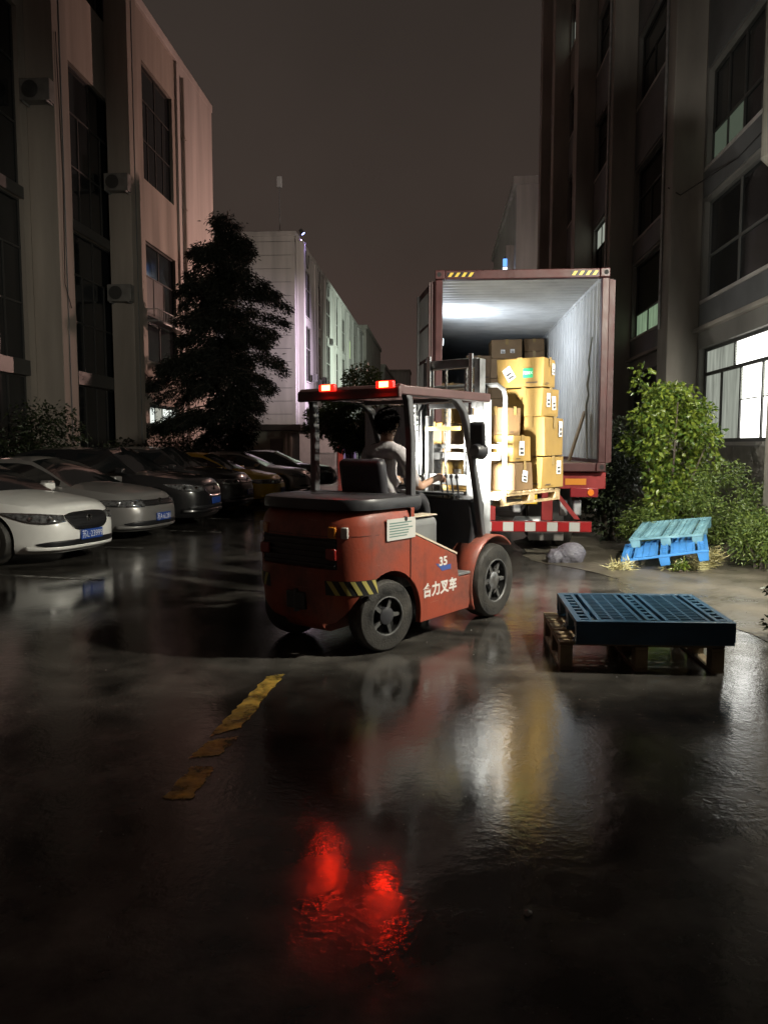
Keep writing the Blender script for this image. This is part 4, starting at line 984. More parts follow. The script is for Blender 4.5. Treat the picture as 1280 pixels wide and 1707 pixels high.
q = B(); q.tube([(1.0, 11.45, .95), (1.08, 11.42, .72), (1.2, 11.42, .66), (1.3, 11.42, .8), (1.34, 11.45, .98)], .025, 7); tp_(q, 'air_hose', black_plastic, smooth=True)
q = B().box(1.10, 1.22, 11.36, 11.48, .66, .92); tp_(q, 'coupling_box', galv, bevel=.025)

# plastic bag of rubbish under the trailer tail
def lump(name, label, loc, sc, m, seed, par=None, ridged=False):
    r2 = random.Random(seed); bm = bmesh.new(); bmesh.ops.create_icosphere(bm, subdivisions=4, radius=1)
    ph = [(Vector((r2.gauss(0, 1), r2.gauss(0, 1), r2.gauss(0, 1))).normalized(), r2.uniform(3, 9), r2.uniform(0, 6)) for _ in range(14)]
    for v in bm.verts:
        d = v.co.copy(); k = .93 + sum(.02 * math.sin(d.dot(a) * f + p) for a, f, p in ph) + (.05 * sum(abs(math.sin(d.dot(a) * f * 1.7 + p)) for a, f, p in ph[:5]) / 2.5 if ridged else 0) + r2.uniform(-.006, .006)
        v.co = d * k; v.co.z = max(-.62, v.co.z)
    me = bpy.data.meshes.new(name); bm.to_mesh(me); bm.free(); me.materials.append(m); o = bpy.data.objects.new(name, me); C.objects.link(o)
    o.scale = sc; o.location = loc; o.parent = par; return o
bag_m = mat('plastic_film', (.17, .165, .20), .28, coat=.5, var=.2, vscale=8, bump=.5, bscale=22)
bg = thing('rubbish_bag', 'crumpled grey plastic bag on wet ground below the trailer tail', 'bag', (1.82, 10.95, 0), .2)
lump('bag', '', (.06, 0, .105), (.22, .15, .17), bag_m, 3, bg, True); lump('bag_end', '', (-.17, -.01, .075), (.13, .10, .12), bag_m, 5, bg, True)

# ================================================================ PALLETS
def slat_pallet(name, label, loc, rot, sx, sy, h, deck_m, n_top, block_m, kind='wood', group=None):
    """loc = base centre; deck boards run along y (piece ends face +-y) unless plastic"""
    t = thing(name, label, 'pallet', loc, 0, group, rot=rot)
    th = .022; bw = sx / n_top
    for k in range(n_top):
        x = -sx / 2 + bw * (k + .5); B().box(x - bw * .41, x + bw * .41, -sy / 2, sy / 2, h - th, h).build('deck_board', deck_m, t, bevel=.003, seg=1)
    for y in (-sy / 2 + .05, 0, sy / 2 - .05):
        B().box(-sx / 2, sx / 2, y - .045, y + .045, h - 2 * th - .002, h - th - .001).build('stringer_board', deck_m, t)
        for x in (-sx / 2 + .06, 0, sx / 2 - .06): B().box(x - .06, x + .06, y - .045, y + .045, th + .001, h - 2 * th - .003).build('block', block_m, t, bevel=.003, seg=1)
        B().box(-sx / 2, sx / 2, y - .045, y + .045, 0, th).build('bottom_board', deck_m, t)
    return t
wood = mat('pallet_wood', (.36, .26, .14), .62, var=.3, vscale=5, stretch=(3, 3, 3), bump=.2, bscale=30)
old_wood = mat('old_pallet_wood', (.13, .095, .05), .65, var=.35, vscale=5, bump=.2, bscale=30)
def plastic_pallet(name, label, loc, rot, sx, sy, h, m, slots, rib_dir='x', skirt=True, group=None, feet=9):
    """plastic pallet: rim, three wide ribs, fine ribs between them as real bars, feet"""
    t = thing(name, label, 'pallet', loc, 0, group, rot=rot); dt = .03
    rim = .045
    B().box(-sx / 2, sx / 2, -sy / 2, -sy / 2 + rim, h - dt, h).build('rim_bar', m, t, bevel=.004); B().box(-sx / 2, sx / 2, sy / 2 - rim, sy / 2, h - dt, h).build('rim_bar', m, t, bevel=.004)
    for x in (-sx / 2, sx / 2 - rim): B().box(x, x + rim, -sy / 2 + rim, sy / 2 - rim, h - dt, h - .001).build('rim_bar', m, t, bevel=.004)
    lanes = [-sx / 2 + rim, -sx / 2 + .17, -.085, .085, sx / 2 - .17, sx / 2 - rim]
    # solid double bars bounding the centre and edge lanes
    for x in (-sx / 2 + .115, -sx / 2 + .175, -.095, -.035, .035, .095, sx / 2 - .175, sx / 2 - .115):
        B().box(x - .013, x + .013, -sy / 2 + rim, sy / 2 - rim, h - dt, h + .001).build('rib', m, t)
    g0 = -sy / 2 + rim
    k = 0; y = g0 + .03
    while y < sy / 2 - rim - .01:
        for (xa, xb) in ((-sx / 2 + .188, -.108), (.108, sx / 2 - .188)):
            B().box(xa, xb, y - .0085, y + .0085, h - dt + .004, h - .003).build('rib', m, t)
        y += slots
    for (xa, xb) in ((-sx / 2 + .188, -.108), (.108, sx / 2 - .188)):
        for f in (.33, .67): B().box(xa + (xb - xa) * f - .008, xa + (xb - xa) * f + .008, g0, -g0, h - dt + .006, h - .0045).build('rib', m, t)
    for (xa, xb) in ((-sx / 2 + rim, -sx / 2 + .102), (-.022, .022), (sx / 2 - .102, sx / 2 - rim)):
        yy = g0 + .05
        while yy < sy / 2 - rim: B().box(xa, xb, yy - .02, yy + .02, h - dt + .003, h - .002).build('rib', m, t); yy += .11
    fx = (-sx / 2 + .075, 0, sx / 2 - .075); fy = (-sy / 2 + .075, 0, sy / 2 - .075)
    for x in fx:
        for y2 in fy:
            f = B(); hw = .07; f.box(x - hw, x + hw, y2 - hw, y2 + hw, .0 if not skirt else .028, h - dt - .001)
            f.v = [(x + (vx - x) * (.86 if vz < h / 2 else 1), y2 + (vy - y2) * (.86 if vz < h / 2 else 1), vz) for vx, vy, vz in f.v]
            f.build('foot', m, t, bevel=.008)
    if skirt:
        for y2 in fy: B().box(-sx / 2, sx / 2, y2 - .06, y2 + .06, 0, .026).build('runner', m, t, bevel=.004)
        B().box(-sx / 2 + .001, sx / 2 - .001, -sy / 2 + .0015, -sy / 2 + .018, .027, h - dt - .001).build('front_panel', m, t)
        B().box(-sx / 2 + .001, sx / 2 - .001, sy / 2 - .018, sy / 2 - .0015, .027, h - dt - .001).build('rear_panel', m, t)
    return t
navy = mat('navy_plastic', (.018, .058, .105), .42, var=.25, vscale=7, rvar=.12)
blue_p = mat('blue_plastic', (.045, .20, .50), .45, var=.2, vscale=5, rvar=.12)
teal_p = mat('faded_blue_plastic', (.13, .30, .38), .5, var=.28, vscale=6, rvar=.12, col2=(.20, .38, .44))
slat_pallet('wooden_pallet', 'worn wooden pallet at the bottom of the dark pallet stack', (1.50, 6.13, .0), (0, 0, R(90 - 1)), 1.04, 1.18, .205, old_wood, 8, old_wood)
PB = plastic_pallet('plastic_pallet', 'dark navy plastic pallet on top of the wooden pallet', (1.575, 6.06, .216), (R(.5), R(-.5), R(-1)), 1.12, 1.03, .175, navy, .052)
# stacked blue pallets thrown on the verge
plastic_pallet('plastic_pallet', 'lower bright blue plastic pallet lying tilted on the verge', (3.12, 10.66, .125), (R(6.5), R(-10.5), R(-18)), 1.10, .96, .15, blue_p, .075, skirt=False)
plastic_pallet('plastic_pallet', 'faded upper blue plastic pallet tilted on the lower one', (3.34, 11.16, .345), (R(10), R(-7.6), R(-27)), .97, .94, .14, teal_p, .075, skirt=False)
# ================================================================ FORKLIFT   local: +x forward, +y left, origin under the front axle
FO = (.06, 7.69, 0); FA = R(56)
FK = thing('forklift', 'red forklift truck lifting a pallet of cartons, seen from behind', 'forklift', FO, FA)
def dirty_paint(name, col, dirt):
    m = mat(name, col, .5, coat=.1, bump=.07, bscale=45); nt = m.node_tree; N = nt.nodes.new; Lk = nt.links.new; p = nt.nodes['Principled BSDF']
    tc = N('ShaderNodeTexCoord')
    def nz(sc, det, ro, scale=(1, 1, 1)):
        mp = N('ShaderNodeMapping'); mp.inputs['Scale'].default_value = scale; Lk(tc.outputs['Object'], mp.inputs[0])
        n = N('ShaderNodeTexNoise'); n.inputs['Scale'].default_value = sc; n.inputs['Detail'].default_value = det; n.inputs['Roughness'].default_value = ro; Lk(mp.outputs[0], n.inputs[0]); return n
    def rng_(s, a, b_, c, d):
        r = N('ShaderNodeMapRange'); r.inputs[1].default_value = a; r.inputs[2].default_value = b_; r.inputs[3].default_value = c; r.inputs[4].default_value = d; Lk(s, r.inputs[0]); return r
    grime = rng_(nz(2.6, 9, .68).outputs[0], .44, .70, 0, .85); runs = rng_(nz(9, 4, .6, (1, 1, .08)).outputs[0], .55, .72, 0, .55); scr = rng_(nz(14, 3, .5, (.25, .25, 6)).outputs[0], .69, .72, 0, .6)
    mx1 = N('ShaderNodeMixRGB'); mx1.inputs[1].default_value = (*col, 1); mx1.inputs[2].default_value = (*dirt, 1); Lk(grime.outputs[0], mx1.inputs[0])
    mx2 = N('ShaderNodeMixRGB'); mx2.inputs[2].default_value = (dirt[0] * .7, dirt[1] * .7, dirt[2] * .7, 1); Lk(runs.outputs[0], mx2.inputs[0]); Lk(mx1.outputs[0], mx2.inputs[1])
    mx3 = N('ShaderNodeMixRGB'); mx3.inputs[2].default_value = (.34, .17, .12, 1); Lk(scr.outputs[0], mx3.inputs[0]); Lk(mx2.outputs[0], mx3.inputs[1])
    Lk(mx3.outputs[0], p.inputs['Base Color']); Lk(rng_(grime.outputs[0], 0, .85, .38, .72).outputs[0], p.inputs['Roughness']); return m
fred = dirty_paint('forklift_red', (.29, .058, .032), (.10, .042, .030))
rim_grey = mat('rim_grey', (.13, .13, .128), .5, .5, var=.35, vscale=9, rvar=.15)
fgrey = mat('forklift_grey', (.14, .145, .145), .5, var=.2, vscale=5, rvar=.1)
fdark = mat('forklift_dark', (.028, .028, .032), .45, var=.2, vscale=6, rvar=.12)
mast_m = mat('mast_grey', (.22, .225, .23), .45, .3, var=.3, vscale=8, rvar=.15)
cream = mat('cream_trim', (.55, .47, .36), .5)
def fp(b, name, m, par=None, **k): return b.build(name, m, par or FK, **k)
# --- counterweight
lev = [(.17, -1.93, .50), (.20, -1.99, .54), (.27, -2.045, .565), (.38, -2.085, .575), (.60, -2.11, .578), (.85, -2.115, .578), (1.02, -2.10, .576), (1.09, -2.07, .568), (1.13, -2.02, .55), (1.15, -1.95, .52)]
b = B(); NT = 40; V = []; n_ = 3.4
for z, xr, hw in lev:
    row = []
    for i in range(NT + 1):
        a_ = -math.pi / 2 + math.pi * i / NT; c, s = math.cos(a_), math.sin(a_)
        row.append((-1.62 + (xr + 1.62) * abs(c) ** (2 / n_), hw * math.copysign(abs(s) ** (2 / n_), s), z))
    row = [(-1.36, -hw, z)] + row + [(-1.36, hw, z)]; V += row
m_ = NT + 3
Fq = [(k * m_ + i, k * m_ + (i + 1) % m_, (k + 1) * m_ + (i + 1) % m_, (k + 1) * m_ + i) for k in range(len(lev) - 1) for i in range(m_)]
Fq += [tuple(range(m_))[::-1], tuple(range((len(lev) - 1) * m_, len(lev) * m_))]
b.add(V, Fq); cw = fp(b, 'counterweight', fred, smooth=True)
cuts = []
for s in (-1, 1):
    c = B(); c.lathe([(.405, s * .20), (.405, s * .75)], 40, 'y', (-1.62, 0, .25)); cuts.append(c)
c = B(); c.box(-2.3, -2.045, -.40, .40, .70, .94); cuts.append(c)
carve(cw, cuts)
# recessed grille with bars
B().box(-2.06, -2.046, -.398, .398, .702, .938).build('grille', black_plastic, cw)
for k in range(5): B().box(-2.085, -2.062, -.39, .39, .725 + k * .045, .737 + k * .045).build('grille_bar', black_plastic, cw)
# tow pin and lower slot
B().tube([(-2.10, 0, .34), (-2.10, 0, .52)], .022, 8).build('tow_pin', fdark, cw); B().box(-2.118, -2.08, -.10, .10, .36, .50).build('tow_slot', black_plastic, cw, bevel=.01)
# tail lights
amber_l = mat('amber_tail', (.40, .14, .015), .3, coat=.7); white_l = mat('white_tail', (.55, .52, .48), .3, coat=.7); red_l = mat('red_tail', (.22, .015, .012), .3, coat=.7)
for s in (-1, 1):
    for y, z, m, wy, nm in ((.36, .985, amber_l, .035, 'amber_light'), (.45, .985, white_l, .03, 'reverse_light'), (.36, .82, red_l, .05, 'red_reflector')):
        x = -1.62 - (.48 if nm != 'red_reflector' else .40) * (1 - (y / .576) ** n_) ** (1 / n_)
        q = B().box(-.014, .014, -wy, wy, -.045, .045); q.build(nm, m, cw, bevel=.01, matrix=TRS((x - .006 if nm != 'red_reflector' else -2.09, s * y, z), (0, 0, s * R(-22 if y > .4 else -12) if nm != 'red_reflector' else 0)))
# hazard stripes wrapping the rear corner
def cw_pt(y, z, off=.004):
    xr = np.interp(z, [l[0] for l in lev], [l[1] for l in lev]); hw = np.interp(z, [l[0] for l in lev], [l[2] for l in lev])
    f = min(.9995, abs(y) / hw); x = -1.62 + (xr + 1.62) * (1 - f ** n_) ** (1 / n_)
    e = 1e-3; f2 = min(.9999, (abs(y) + e) / hw); x2 = -1.62 + (xr + 1.62) * (1 - f2 ** n_) ** (1 / n_)
    nv = Vector((-e, (x2 - x) * 1.0, 0)); nv = Vector((-abs(e), math.copysign(abs(x2 - x), y), 0)).normalized()
    return Vector((x, y, z)) + nv * off
for s in (-1, 1):
    def yy(u): return s * (.30 + .272 * (1 - (1 - u) ** 2.0))
    q = B(); q.grid(lambda u, w: cw_pt(yy(u), .50 + .115 * w), np.linspace(0, 1, 26), (0, 1)); hb = fp(q, 'hazard_band', haz_k, cw, smooth=True)
    for k in range(5):
        u0 = .03 + k * .2
        q = B(); q.grid(lambda u, w: cw_pt(yy(min(1, max(0, u + .13 * (1 - w)))), .503 + .109 * w, .0065), np.linspace(u0, u0 + .085, 5), np.linspace(0, 1, 6)); fp(q, 'hazard_stripe', mat('dull_hazard', (.42, .36, .10), .55), hb, smooth=True)
# seam, bolts and lifting hole that break up the casting
for s in (-1, 1):
    q = B(); q.grid(lambda u, w: cw_pt(s * .574 * (1 - u) + s * .02 * u, .955 + .004 * w, .0025), np.linspace(0, 1, 30), (0, 1)); fp(q, 'casting_seam', haz_k, cw)
    for z in (.24, 1.06): B().lathe([(.002, -.010), (.02, -.010), (.022, .004)], 6, 'y', (-1.44, 0, z)).build('bolt', fdark, cw, matrix=TRS((0, s * .585, 0), (0, 0, 0 if s < 0 else math.pi)) if s < 0 else TRS((-2.88, .585, 0), (0, 0, math.pi)))
B().box(-1.364, -1.358, -.5835, .5835, .56, 1.14).build('panel_gap', haz_k, cw)
# --- hood (black deck behind the seat) and engine cover
b = B(); rows = [(1.152, 1.0), (1.21, 1.005), (1.235, .985), (1.245, .94)]; V = []
for z, k in rows:
    row = []
    for i in range(NT + 1):
        a_ = -math.pi / 2 + math.pi * i / NT; c, s = math.cos(a_), math.sin(a_)
        row.append((-1.62 - .44 * k * abs(c) ** (2 / n_), .585 * k * math.copysign(abs(s) ** (2 / n_), s), z))
    row = [(-1.22, -.585 * k, z)] + row + [(-1.22, .585 * k, z)]; V += row
Fq = [(k * m_ + i, k * m_ + (i + 1) % m_, (k + 1) * m_ + (i + 1) % m_, (k + 1) * m_ + i) for k in range(len(rows) - 1) for i in range(m_)] + [tuple(range(m_))[::-1], tuple(range((len(rows) - 1) * m_, len(rows) * m_))]
b.add(V, Fq); fp(b, 'hood', fdark, smooth=True)
fp(B().box(-1.355, -.76, -.46, .46, .44, 1.035), 'engine_cover', fgrey, bevel=.07, seg=4)
fp(B().box(-1.2, -.80, -.462, -.30, 1.037, 1.05), 'cover_edge', cream, bevel=.005)
# --- frame side panels with arch edge, step, cream edge
arc = [(-1.36, .554)] + [(-1.62 + .405 * math.cos(a_), .25 + .405 * math.sin(a_)) for a_ in np.linspace(R(40), R(-8), 8)]
poly = arc + [(-1.22, .165), (-.46, .165), (-.41, .30), (-.40, .465), (-.63, .475), (-.67, .68), (-1.31, .92), (-1.31, 1.145), (-1.36, 1.145)]
for s in (-1, 1):
    sp = fp(B().prism(poly, s * .53, s * .582), 'side_panel', fred, bevel=.006)
    q = B(); q.prism([(-1.315, .925), (-.665, .685), (-.66, .70), (-1.315, .943)], s * .532, s * .586); fp(q, 'edge_trim', cream, sp)
    fp(B().box(-.625, -.385, *sorted((s * .40, s * .575)), .478, .50), 'step', fgrey, bevel=.004)
    fp(B().box(-.74, -.40, *sorted((s * .36, s * .529)), .17, .46), 'step_box', fred)
    # white notice plate on the panel, printed lines
    Mx = facing((-1.505, s * .5838, .975), (0, s, 0))
    if s < 0:
        Mx = facing((-1.50, -.590, .985), (0, -1, 0)); st = fp(B().box(-.19, .19, -.085, .085, -.003, .002), 'notice_plate', mat('notice_white', (.50, .49, .46), .6), None, matrix=Mx)
        for k in range(6): B().box(-.16, .16 - random.random() * .1, -.06 + k * .021, -.05 + k * .021, .0025, .003).build('print_line', mat('notice_ink', (.12, .20, .18), .6), st)
    # lettering
    txt_m = mat('decal_white', (.62, .60, .57), .5)
    Mx = facing((-.925, s * .5835, .415), (0, s, 0)); text('lettering', '合力叉车', .125, txt_m, FK, Mx, .001, 1.05, .0042)
    Mx = facing((-.885, s * .5845, .645), (0, s, 0)); text('lettering', '35', .105, txt_m, FK, Mx, .001, 1.25, .003)
    q = B(); q.prism([(-1.00, .64), (-.90, .565), (-.76, .565), (-.76, .61), (-.85, .61)], s * .5828, s * .5838); fp(q, 'decal', mat('decal_blue', (.05, .09, .28), .5), sp)
fp(B().box(-1.36, -.40, -.36, .36, .20, .44), 'chassis', fdark)
fp(B().box(-.76, .02, -.52, .52, .445, .47), 'floor_plate', fdark)
# --- front cowl, dashboard, steering
q = B(); q.prism([(-.30, .475), (-.10, .475), (.02, .66), (.02, 1.10), (-.08, 1.17), (-.26, 1.14), (-.20, .9)], -.46, .46); fp(q, 'front_cowl', fdark, bevel=.02)
fp(B().box(-.30, -.10, -.30, .46, 1.175, 1.20), 'dashboard', fdark, bevel=.01)
sw = fp(B().tube([(0, 0, 0), (.03, 0, .0), (.22, 0, -.38)], .022, 8), 'steering_column', fdark, matrix=TRS((-.50, .10, 1.27)))
b = B(); b.tube([(.17 * math.cos(a_), .17 * math.sin(a_), 0) for a_ in np.linspace(0, 2 * math.pi, 33)], .014, 7, False)
for a_ in (0, 2.1, 4.2): b.tube([(0, 0, 0), (.17 * math.cos(a_), .17 * math.sin(a_), 0)], .010, 6)
fp(b, 'steering_wheel', fdark, matrix=TRS((-.50, .10, 1.28), (0, R(-28), 0)), smooth=True)
for k in range(4):
    b = B(); b.tube([(-.22, -.14 - k * .06, 1.15), (-.27, -.14 - k * .06, 1.34)], .008, 6); b.lathe([(.002, 1.335), (.018, 1.34), (.018, 1.365), (.002, 1.38)], 10, 'z', (-.27, -.14 - k * .06, 0)); fp(b, 'lever', fdark, smooth=True)
# --- front wheels with fenders
for s in (-1, 1):
    w = wheel(FK, (0, s * .50, .355), .355, .215, rim_grey, 6, s, 0, .60)
    # lug nuts ring, hub
    q = B(); q.lathe([(.085, s * .02), (.085, s * .085), (.05, s * .10), (.01, s * .10)], 18, 'y')
    for k in range(8):
        a_ = 2 * math.pi * k / 8; q.lathe([(.014, s * .07), (.014, s * .095), (.004, s * .098)], 6, 'y', (.065 * math.cos(a_) * 1.6, 0, .065 * math.sin(a_) * 1.6))
    q.build('hub', steel, w, smooth=True)
    b = B(); us = np.linspace(R(208), R(48), 22)
    b.grid(lambda u, y: (.425 * math.cos(u), y, .345 + .435 * math.sin(u)), us, (s * .33, s * .60)); fd = fp(b, 'fender', fred, smooth=True)
    sd = fd.modifiers.new('t', 'SOLIDIFY'); sd.thickness = .02; sd.offset = 1
    b = B(); pts = [(.44 * math.cos(u), .345 + .45 * math.sin(u)) for u in np.linspace(R(208), R(48), 18)]
    b.prism(pts + [(.10, .60), (-.25, .5), (-.36, .17)], s * .315, s * .34); fp(b, 'inner_fender', fred)
    fp(B().box(-.43, -.30, *sorted((s * .33, s * .52)), .17, .445), 'fender_foot', fred, bevel=.01)
    # rear wheels, steered
    w = wheel(FK, (-1.62, s * .475, .29), .29, .17, rim_grey, 5, s, R(-11), .56)
    q = B(); q.lathe([(.07, s * .0), (.07, s * .075), (.045, s * .085), (.01, s * .085)], 16, 'y'); q.build('hub', fdark, w, smooth=True)
fp(B().box(-1.70, -1.54, -.40, .40, .22, .36), 'steer_axle', fdark, bevel=.02); fp(B().box(-.12, .12, -.40, .40, .22, .48), 'drive_axle', fdark, bevel=.03)
# --- overhead guard
gm = mat('guard_grey', (.085, .085, .09), .45, var=.2, vscale=5, rvar=.1)
def bar(name, path, w, d, m=gm):
    """rectangular bar swept through path points in an x-z plane at fixed y"""
    b = B(); V = []
    for i, p in enumerate(path):
        p = Vector(p); a = Vector(path[max(0, i - 1)]); c = Vector(path[min(len(path) - 1, i + 1)]); t = (c - a).normalized(); nrm = Vector((0, 1, 0)).cross(t).normalized()
        for sx, sy in ((-1, -1), (1, -1), (1, 1), (-1, 1)): V.append(p + nrm * (sx * w / 2) + Vector((0, 1, 0)) * (sy * d / 2))
    k = len(path); F = [(i * 4 + j, i * 4 + (j + 1) % 4, (i + 1) * 4 + (j + 1) % 4, (i + 1) * 4 + j) for i in range(k - 1) for j in range(4)] + [(3, 2, 1, 0), tuple(range((k - 1) * 4, k * 4))]
    b.add(V, F); return fp(b, name, m, bevel=.010)
for s in (-1, 1):
    bar('rear_post', [(-1.30, s * .535, 1.16), (-1.30, s * .535, 1.7), (-1.33, s * .525, 2.02), (-1.36, s * .52, 2.08)], .07, .06)
    bar('front_post', [(-.10, s * .50, .80), (-.20, s * .51, 1.16), (-.33, s * .52, 1.55), (-.42, s * .525, 1.82), (-.50, s * .525, 1.97), (-.63, s * .525, 2.06), (-.72, s * .525, 2.08)], .065, .06)
    fp(B().box(-1.46, -.06, *sorted((s * .48, s * .56)), 2.055, 2.135), 'roof_rail', mat('roof_red_glow', (.085, .04, .038), .5, var=.2, vscale=5), bevel=.012)  # guard grey with the red lamp glow mixed into its colour
roofm = MATS['roof_red_glow']
q = B(); q.prism([(-1.50, 2.03), (-1.455, 2.03), (-1.44, 2.10), (-1.40, 2.135), (-1.46, 2.145), (-1.50, 2.11)], -.56, .56); fp(q, 'roof_rear_header', roofm, bevel=.012)
fp(B().box(-.12, -.05, -.479, .479, 2.06, 2.125), 'roof_front_bar', roofm, bevel=.01)
for k in range(7):
    y = -.40 + k * .133; fp(B().box(-1.43, -.125, y - .02, y + .02, 2.075, 2.12), 'roof_slat', roofm, bevel=.006)
fp(B().box(-.66, -.60, -.479, .479, 2.035, 2.072), 'roof_cross_bar', gm)
# rear warning lamps (lit)
for i, (y, col) in enumerate(((.175, 0), (-.445, 0))):
    h = fp(B().box(-1.545, -1.502, y - .085, y + .085, 2.105, 2.165), 'lamp_housing', mat('lamp_red_halo', (.35, .01, .01), .3, coat=.5, emit=(1, .02, .01), estr=1.6), bevel=.008)  # housing emission stands in for the red halo around the lamp
    B().box(-1.55, -1.546, y - .045, y + .045, 2.113, 2.157).build('lamp_glow', emis('warning_red', (1, .020, .0045), 210), h)
# headlamps on the front posts (lit, aimed at the load)
for s in (-1, 1):
    Mh = TRS((-.335, s * .60, 1.60), (0, R(3), 0))
    h = fp(B().lathe([(.02, -.09), (.05, -.08), (.075, -.02), (.08, .04), (.074, .045)], 20, 'x'), 'headlamp', fdark, matrix=Mh, smooth=True)
    B().lathe([(.002, .046), (.07, .046), (.07, .05), (.002, .05)], 20, 'x').build('lens', emis('headlamp_glow', (1, .97, .9), 30), h)
    fp(B().tube([(-.345, s * .53, 1.60), (-.345, s * .575, 1.60)], .014, 6), 'lamp_bracket', fdark)
    d = Vector((1, -s * .16, -.035)).normalized()
    light('beam', 'SPOT', 1050 if s < 0 else 340, (1, .97, .86), FK, facing((-.26, s * .60, 1.60), -d), spot_size=R(118), spot_blend=.75, shadow_soft_size=.06)
# mirror on the right front post
b = B(); b.box(-.03, .03, -.075, .075, -.13, .13); fp(b, 'mirror', black_plastic, bevel=.03, seg=3, matrix=TRS((-.36, -.60, 1.735), (0, R(-8), R(18))))
fp(B().tube([(-.36, -.53, 1.78), (-.36, -.57, 1.78)], .012, 6), 'mirror_arm', black_plastic)
# tilt cylinder and horn hose near the right cowl
for s in (-1, 1):
    b = B(); b.tube([(-.35, s * .30, .60), (.12, s * .30, .86)], .035, 10); b.tube([(.10, s * .30, .85), (.22, s * .30, .92)], .02, 8); fp(b, 'tilt_cylinder', chrome, smooth=True)
# --- mast
def channel(name, x, y, z0, z1, s, w=.10, d=.055, t=.018, m=mast_m):
    b = B(); b.box(x - w / 2, x + w / 2, *sorted((y, y + s * t)), z0, z1)
    for xx in (x - w / 2, x + w / 2 - t): b.box(xx, xx + t, *sorted((y + s * (t + .0005), y - s * (d - t))), z0 + .001, z1 - .001)
    return fp(b, name, m)
YC = .03
for s in (-1, 1):
    channel('outer_upright', .20, YC + s * .385, .14, 2.10, s, .15, .08); channel('inner_upright', .21, YC + s * .318, .55, 2.50, s, .105, .06)
    b = B(); b.tube([(.13, YC + s * .25, .35), (.13, YC + s * .25, 1.95)], .034, 12); fp(b, 'lift_cylinder', mast_m, smooth=True)
    b = B(); b.tube([(.13, YC + s * .25, 1.95), (.13, YC + s * .25, 2.55)], .024, 12); fp(b, 'cylinder_rod', chrome, smooth=True)
    # roller chain, links alternate
    b = B()
    for k in range(44):
        z = 1.30 + k * .027; b.box(.252 - (.010 if k % 2 else .014), .252 + (.010 if k % 2 else .014), YC + s * .12 - (.014 if k % 2 else .009), YC + s * .12 + (.014 if k % 2 else .009), z, z + .024)
    o = fp(b, 'lift_chain', steel); o['kind'] = 'stuff'
for z, h, x0, x1, m in ((2.42, .09, .16, .25, mast_m), (2.02, .085, .115, .16, mast_m), (1.25, .11, .115, .16, mast_m), (.55, .12, .115, .16, mast_m)):
    fp(B().box(x0, x1, YC - .30, YC + .30, z, z + h), 'mast_crossbar', m, bevel=.006)
fp(B().box(.10, .112, YC - .15, YC + .30, 1.80, 1.84), 'hose_bar', mat('hose_yellow', (.50, .40, .14), .5))
for dy in (.30, .34):
    b = B(); b.tube([(.09, YC + dy, .5), (.085, YC + dy, 1.3), (.09, YC + dy, 2.0), (.13, YC + dy - .05, 2.12)], .013, 7); fp(b, 'hydraulic_hose', black_plastic, smooth=True)
b = B(); b.tube([(.085 + .026 * math.cos(a_), YC + .43 + .026 * math.sin(a_), 1.0 + .0095 * a_ / 1.2) for a_ in np.linspace(0, 2 * math.pi * 22, 22 * 12)], .0075, 5); fp(b, 'coiled_hose', mat('coil_pale', (.5, .5, .46), .5), smooth=True)
# --- carriage, load backrest, forks (shifted a little to the left)
YS = .07
for z in (1.10, 1.50): fp(B().box(.30, .345, YS - .52, YS + .52, z, z + .08), 'carriage_bar', mast_m, bevel=.008)
for s in (-1, 1): fp(B().box(.27, .30, YS + s * .30 - .025, YS + s * .30 + .025, 1.05, 1.65), 'carriage_plate', mast_m, bevel=.006)
pth = [(.36, YS - .55, 1.15), (.36, YS - .55, 2.12), (.36, YS - .53, 2.2), (.36, YS - .46, 2.25), (.36, YS + .46, 2.25), (.36, YS + .53, 2.2), (.36, YS + .55, 2.12), (.36, YS + .55, 1.15)]
fp(B().tube(pth, .024, 8), 'load_backrest', mast_m, smooth=True)
for y in (-.33, -.11, .11, .33): fp(B().box(.35, .37, YS + y - .014, YS + y + .014, 1.59, 2.235), 'backrest_bar', mast_m)
fp(B().box(.348, .372, YS - .53, YS + .53, 1.62, 1.66), 'backrest_bar', mast_m)
for s in (-1, 1):
    q = B(); y = YS + s * .27; q.prism([(.35, 1.62), (.395, 1.62), (.395, 1.075), (1.45, 1.055), (1.45, 1.04), (.42, 1.032), (.35, 1.05)], y - .06, y + .06); fp(q, 'fork', steel, bevel=.005)
# --- seat
seat_m = mat('seat_vinyl', (.018, .017, .022), .5, var=.2, vscale=10)
fp(B().box(-1.20, -.72, -.25, .25, 1.055, 1.16), 'seat', seat_m, bevel=.05, seg=4)
fp(B().box(-.06, .06, -.24, .24, 0, .40), 'backrest', seat_m, bevel=.05, seg=4, matrix=TRS((-1.22, 0.0, 1.14), (0, R(-10), 0)))
fp(B().tube([(-1.38, .50, 1.24), (-1.42, .42, 1.45), (-1.42, -.42, 1.45), (-1.38, -.50, 1.24)], .016, 8), 'hand_rail', fdark, smooth=True) if False else None
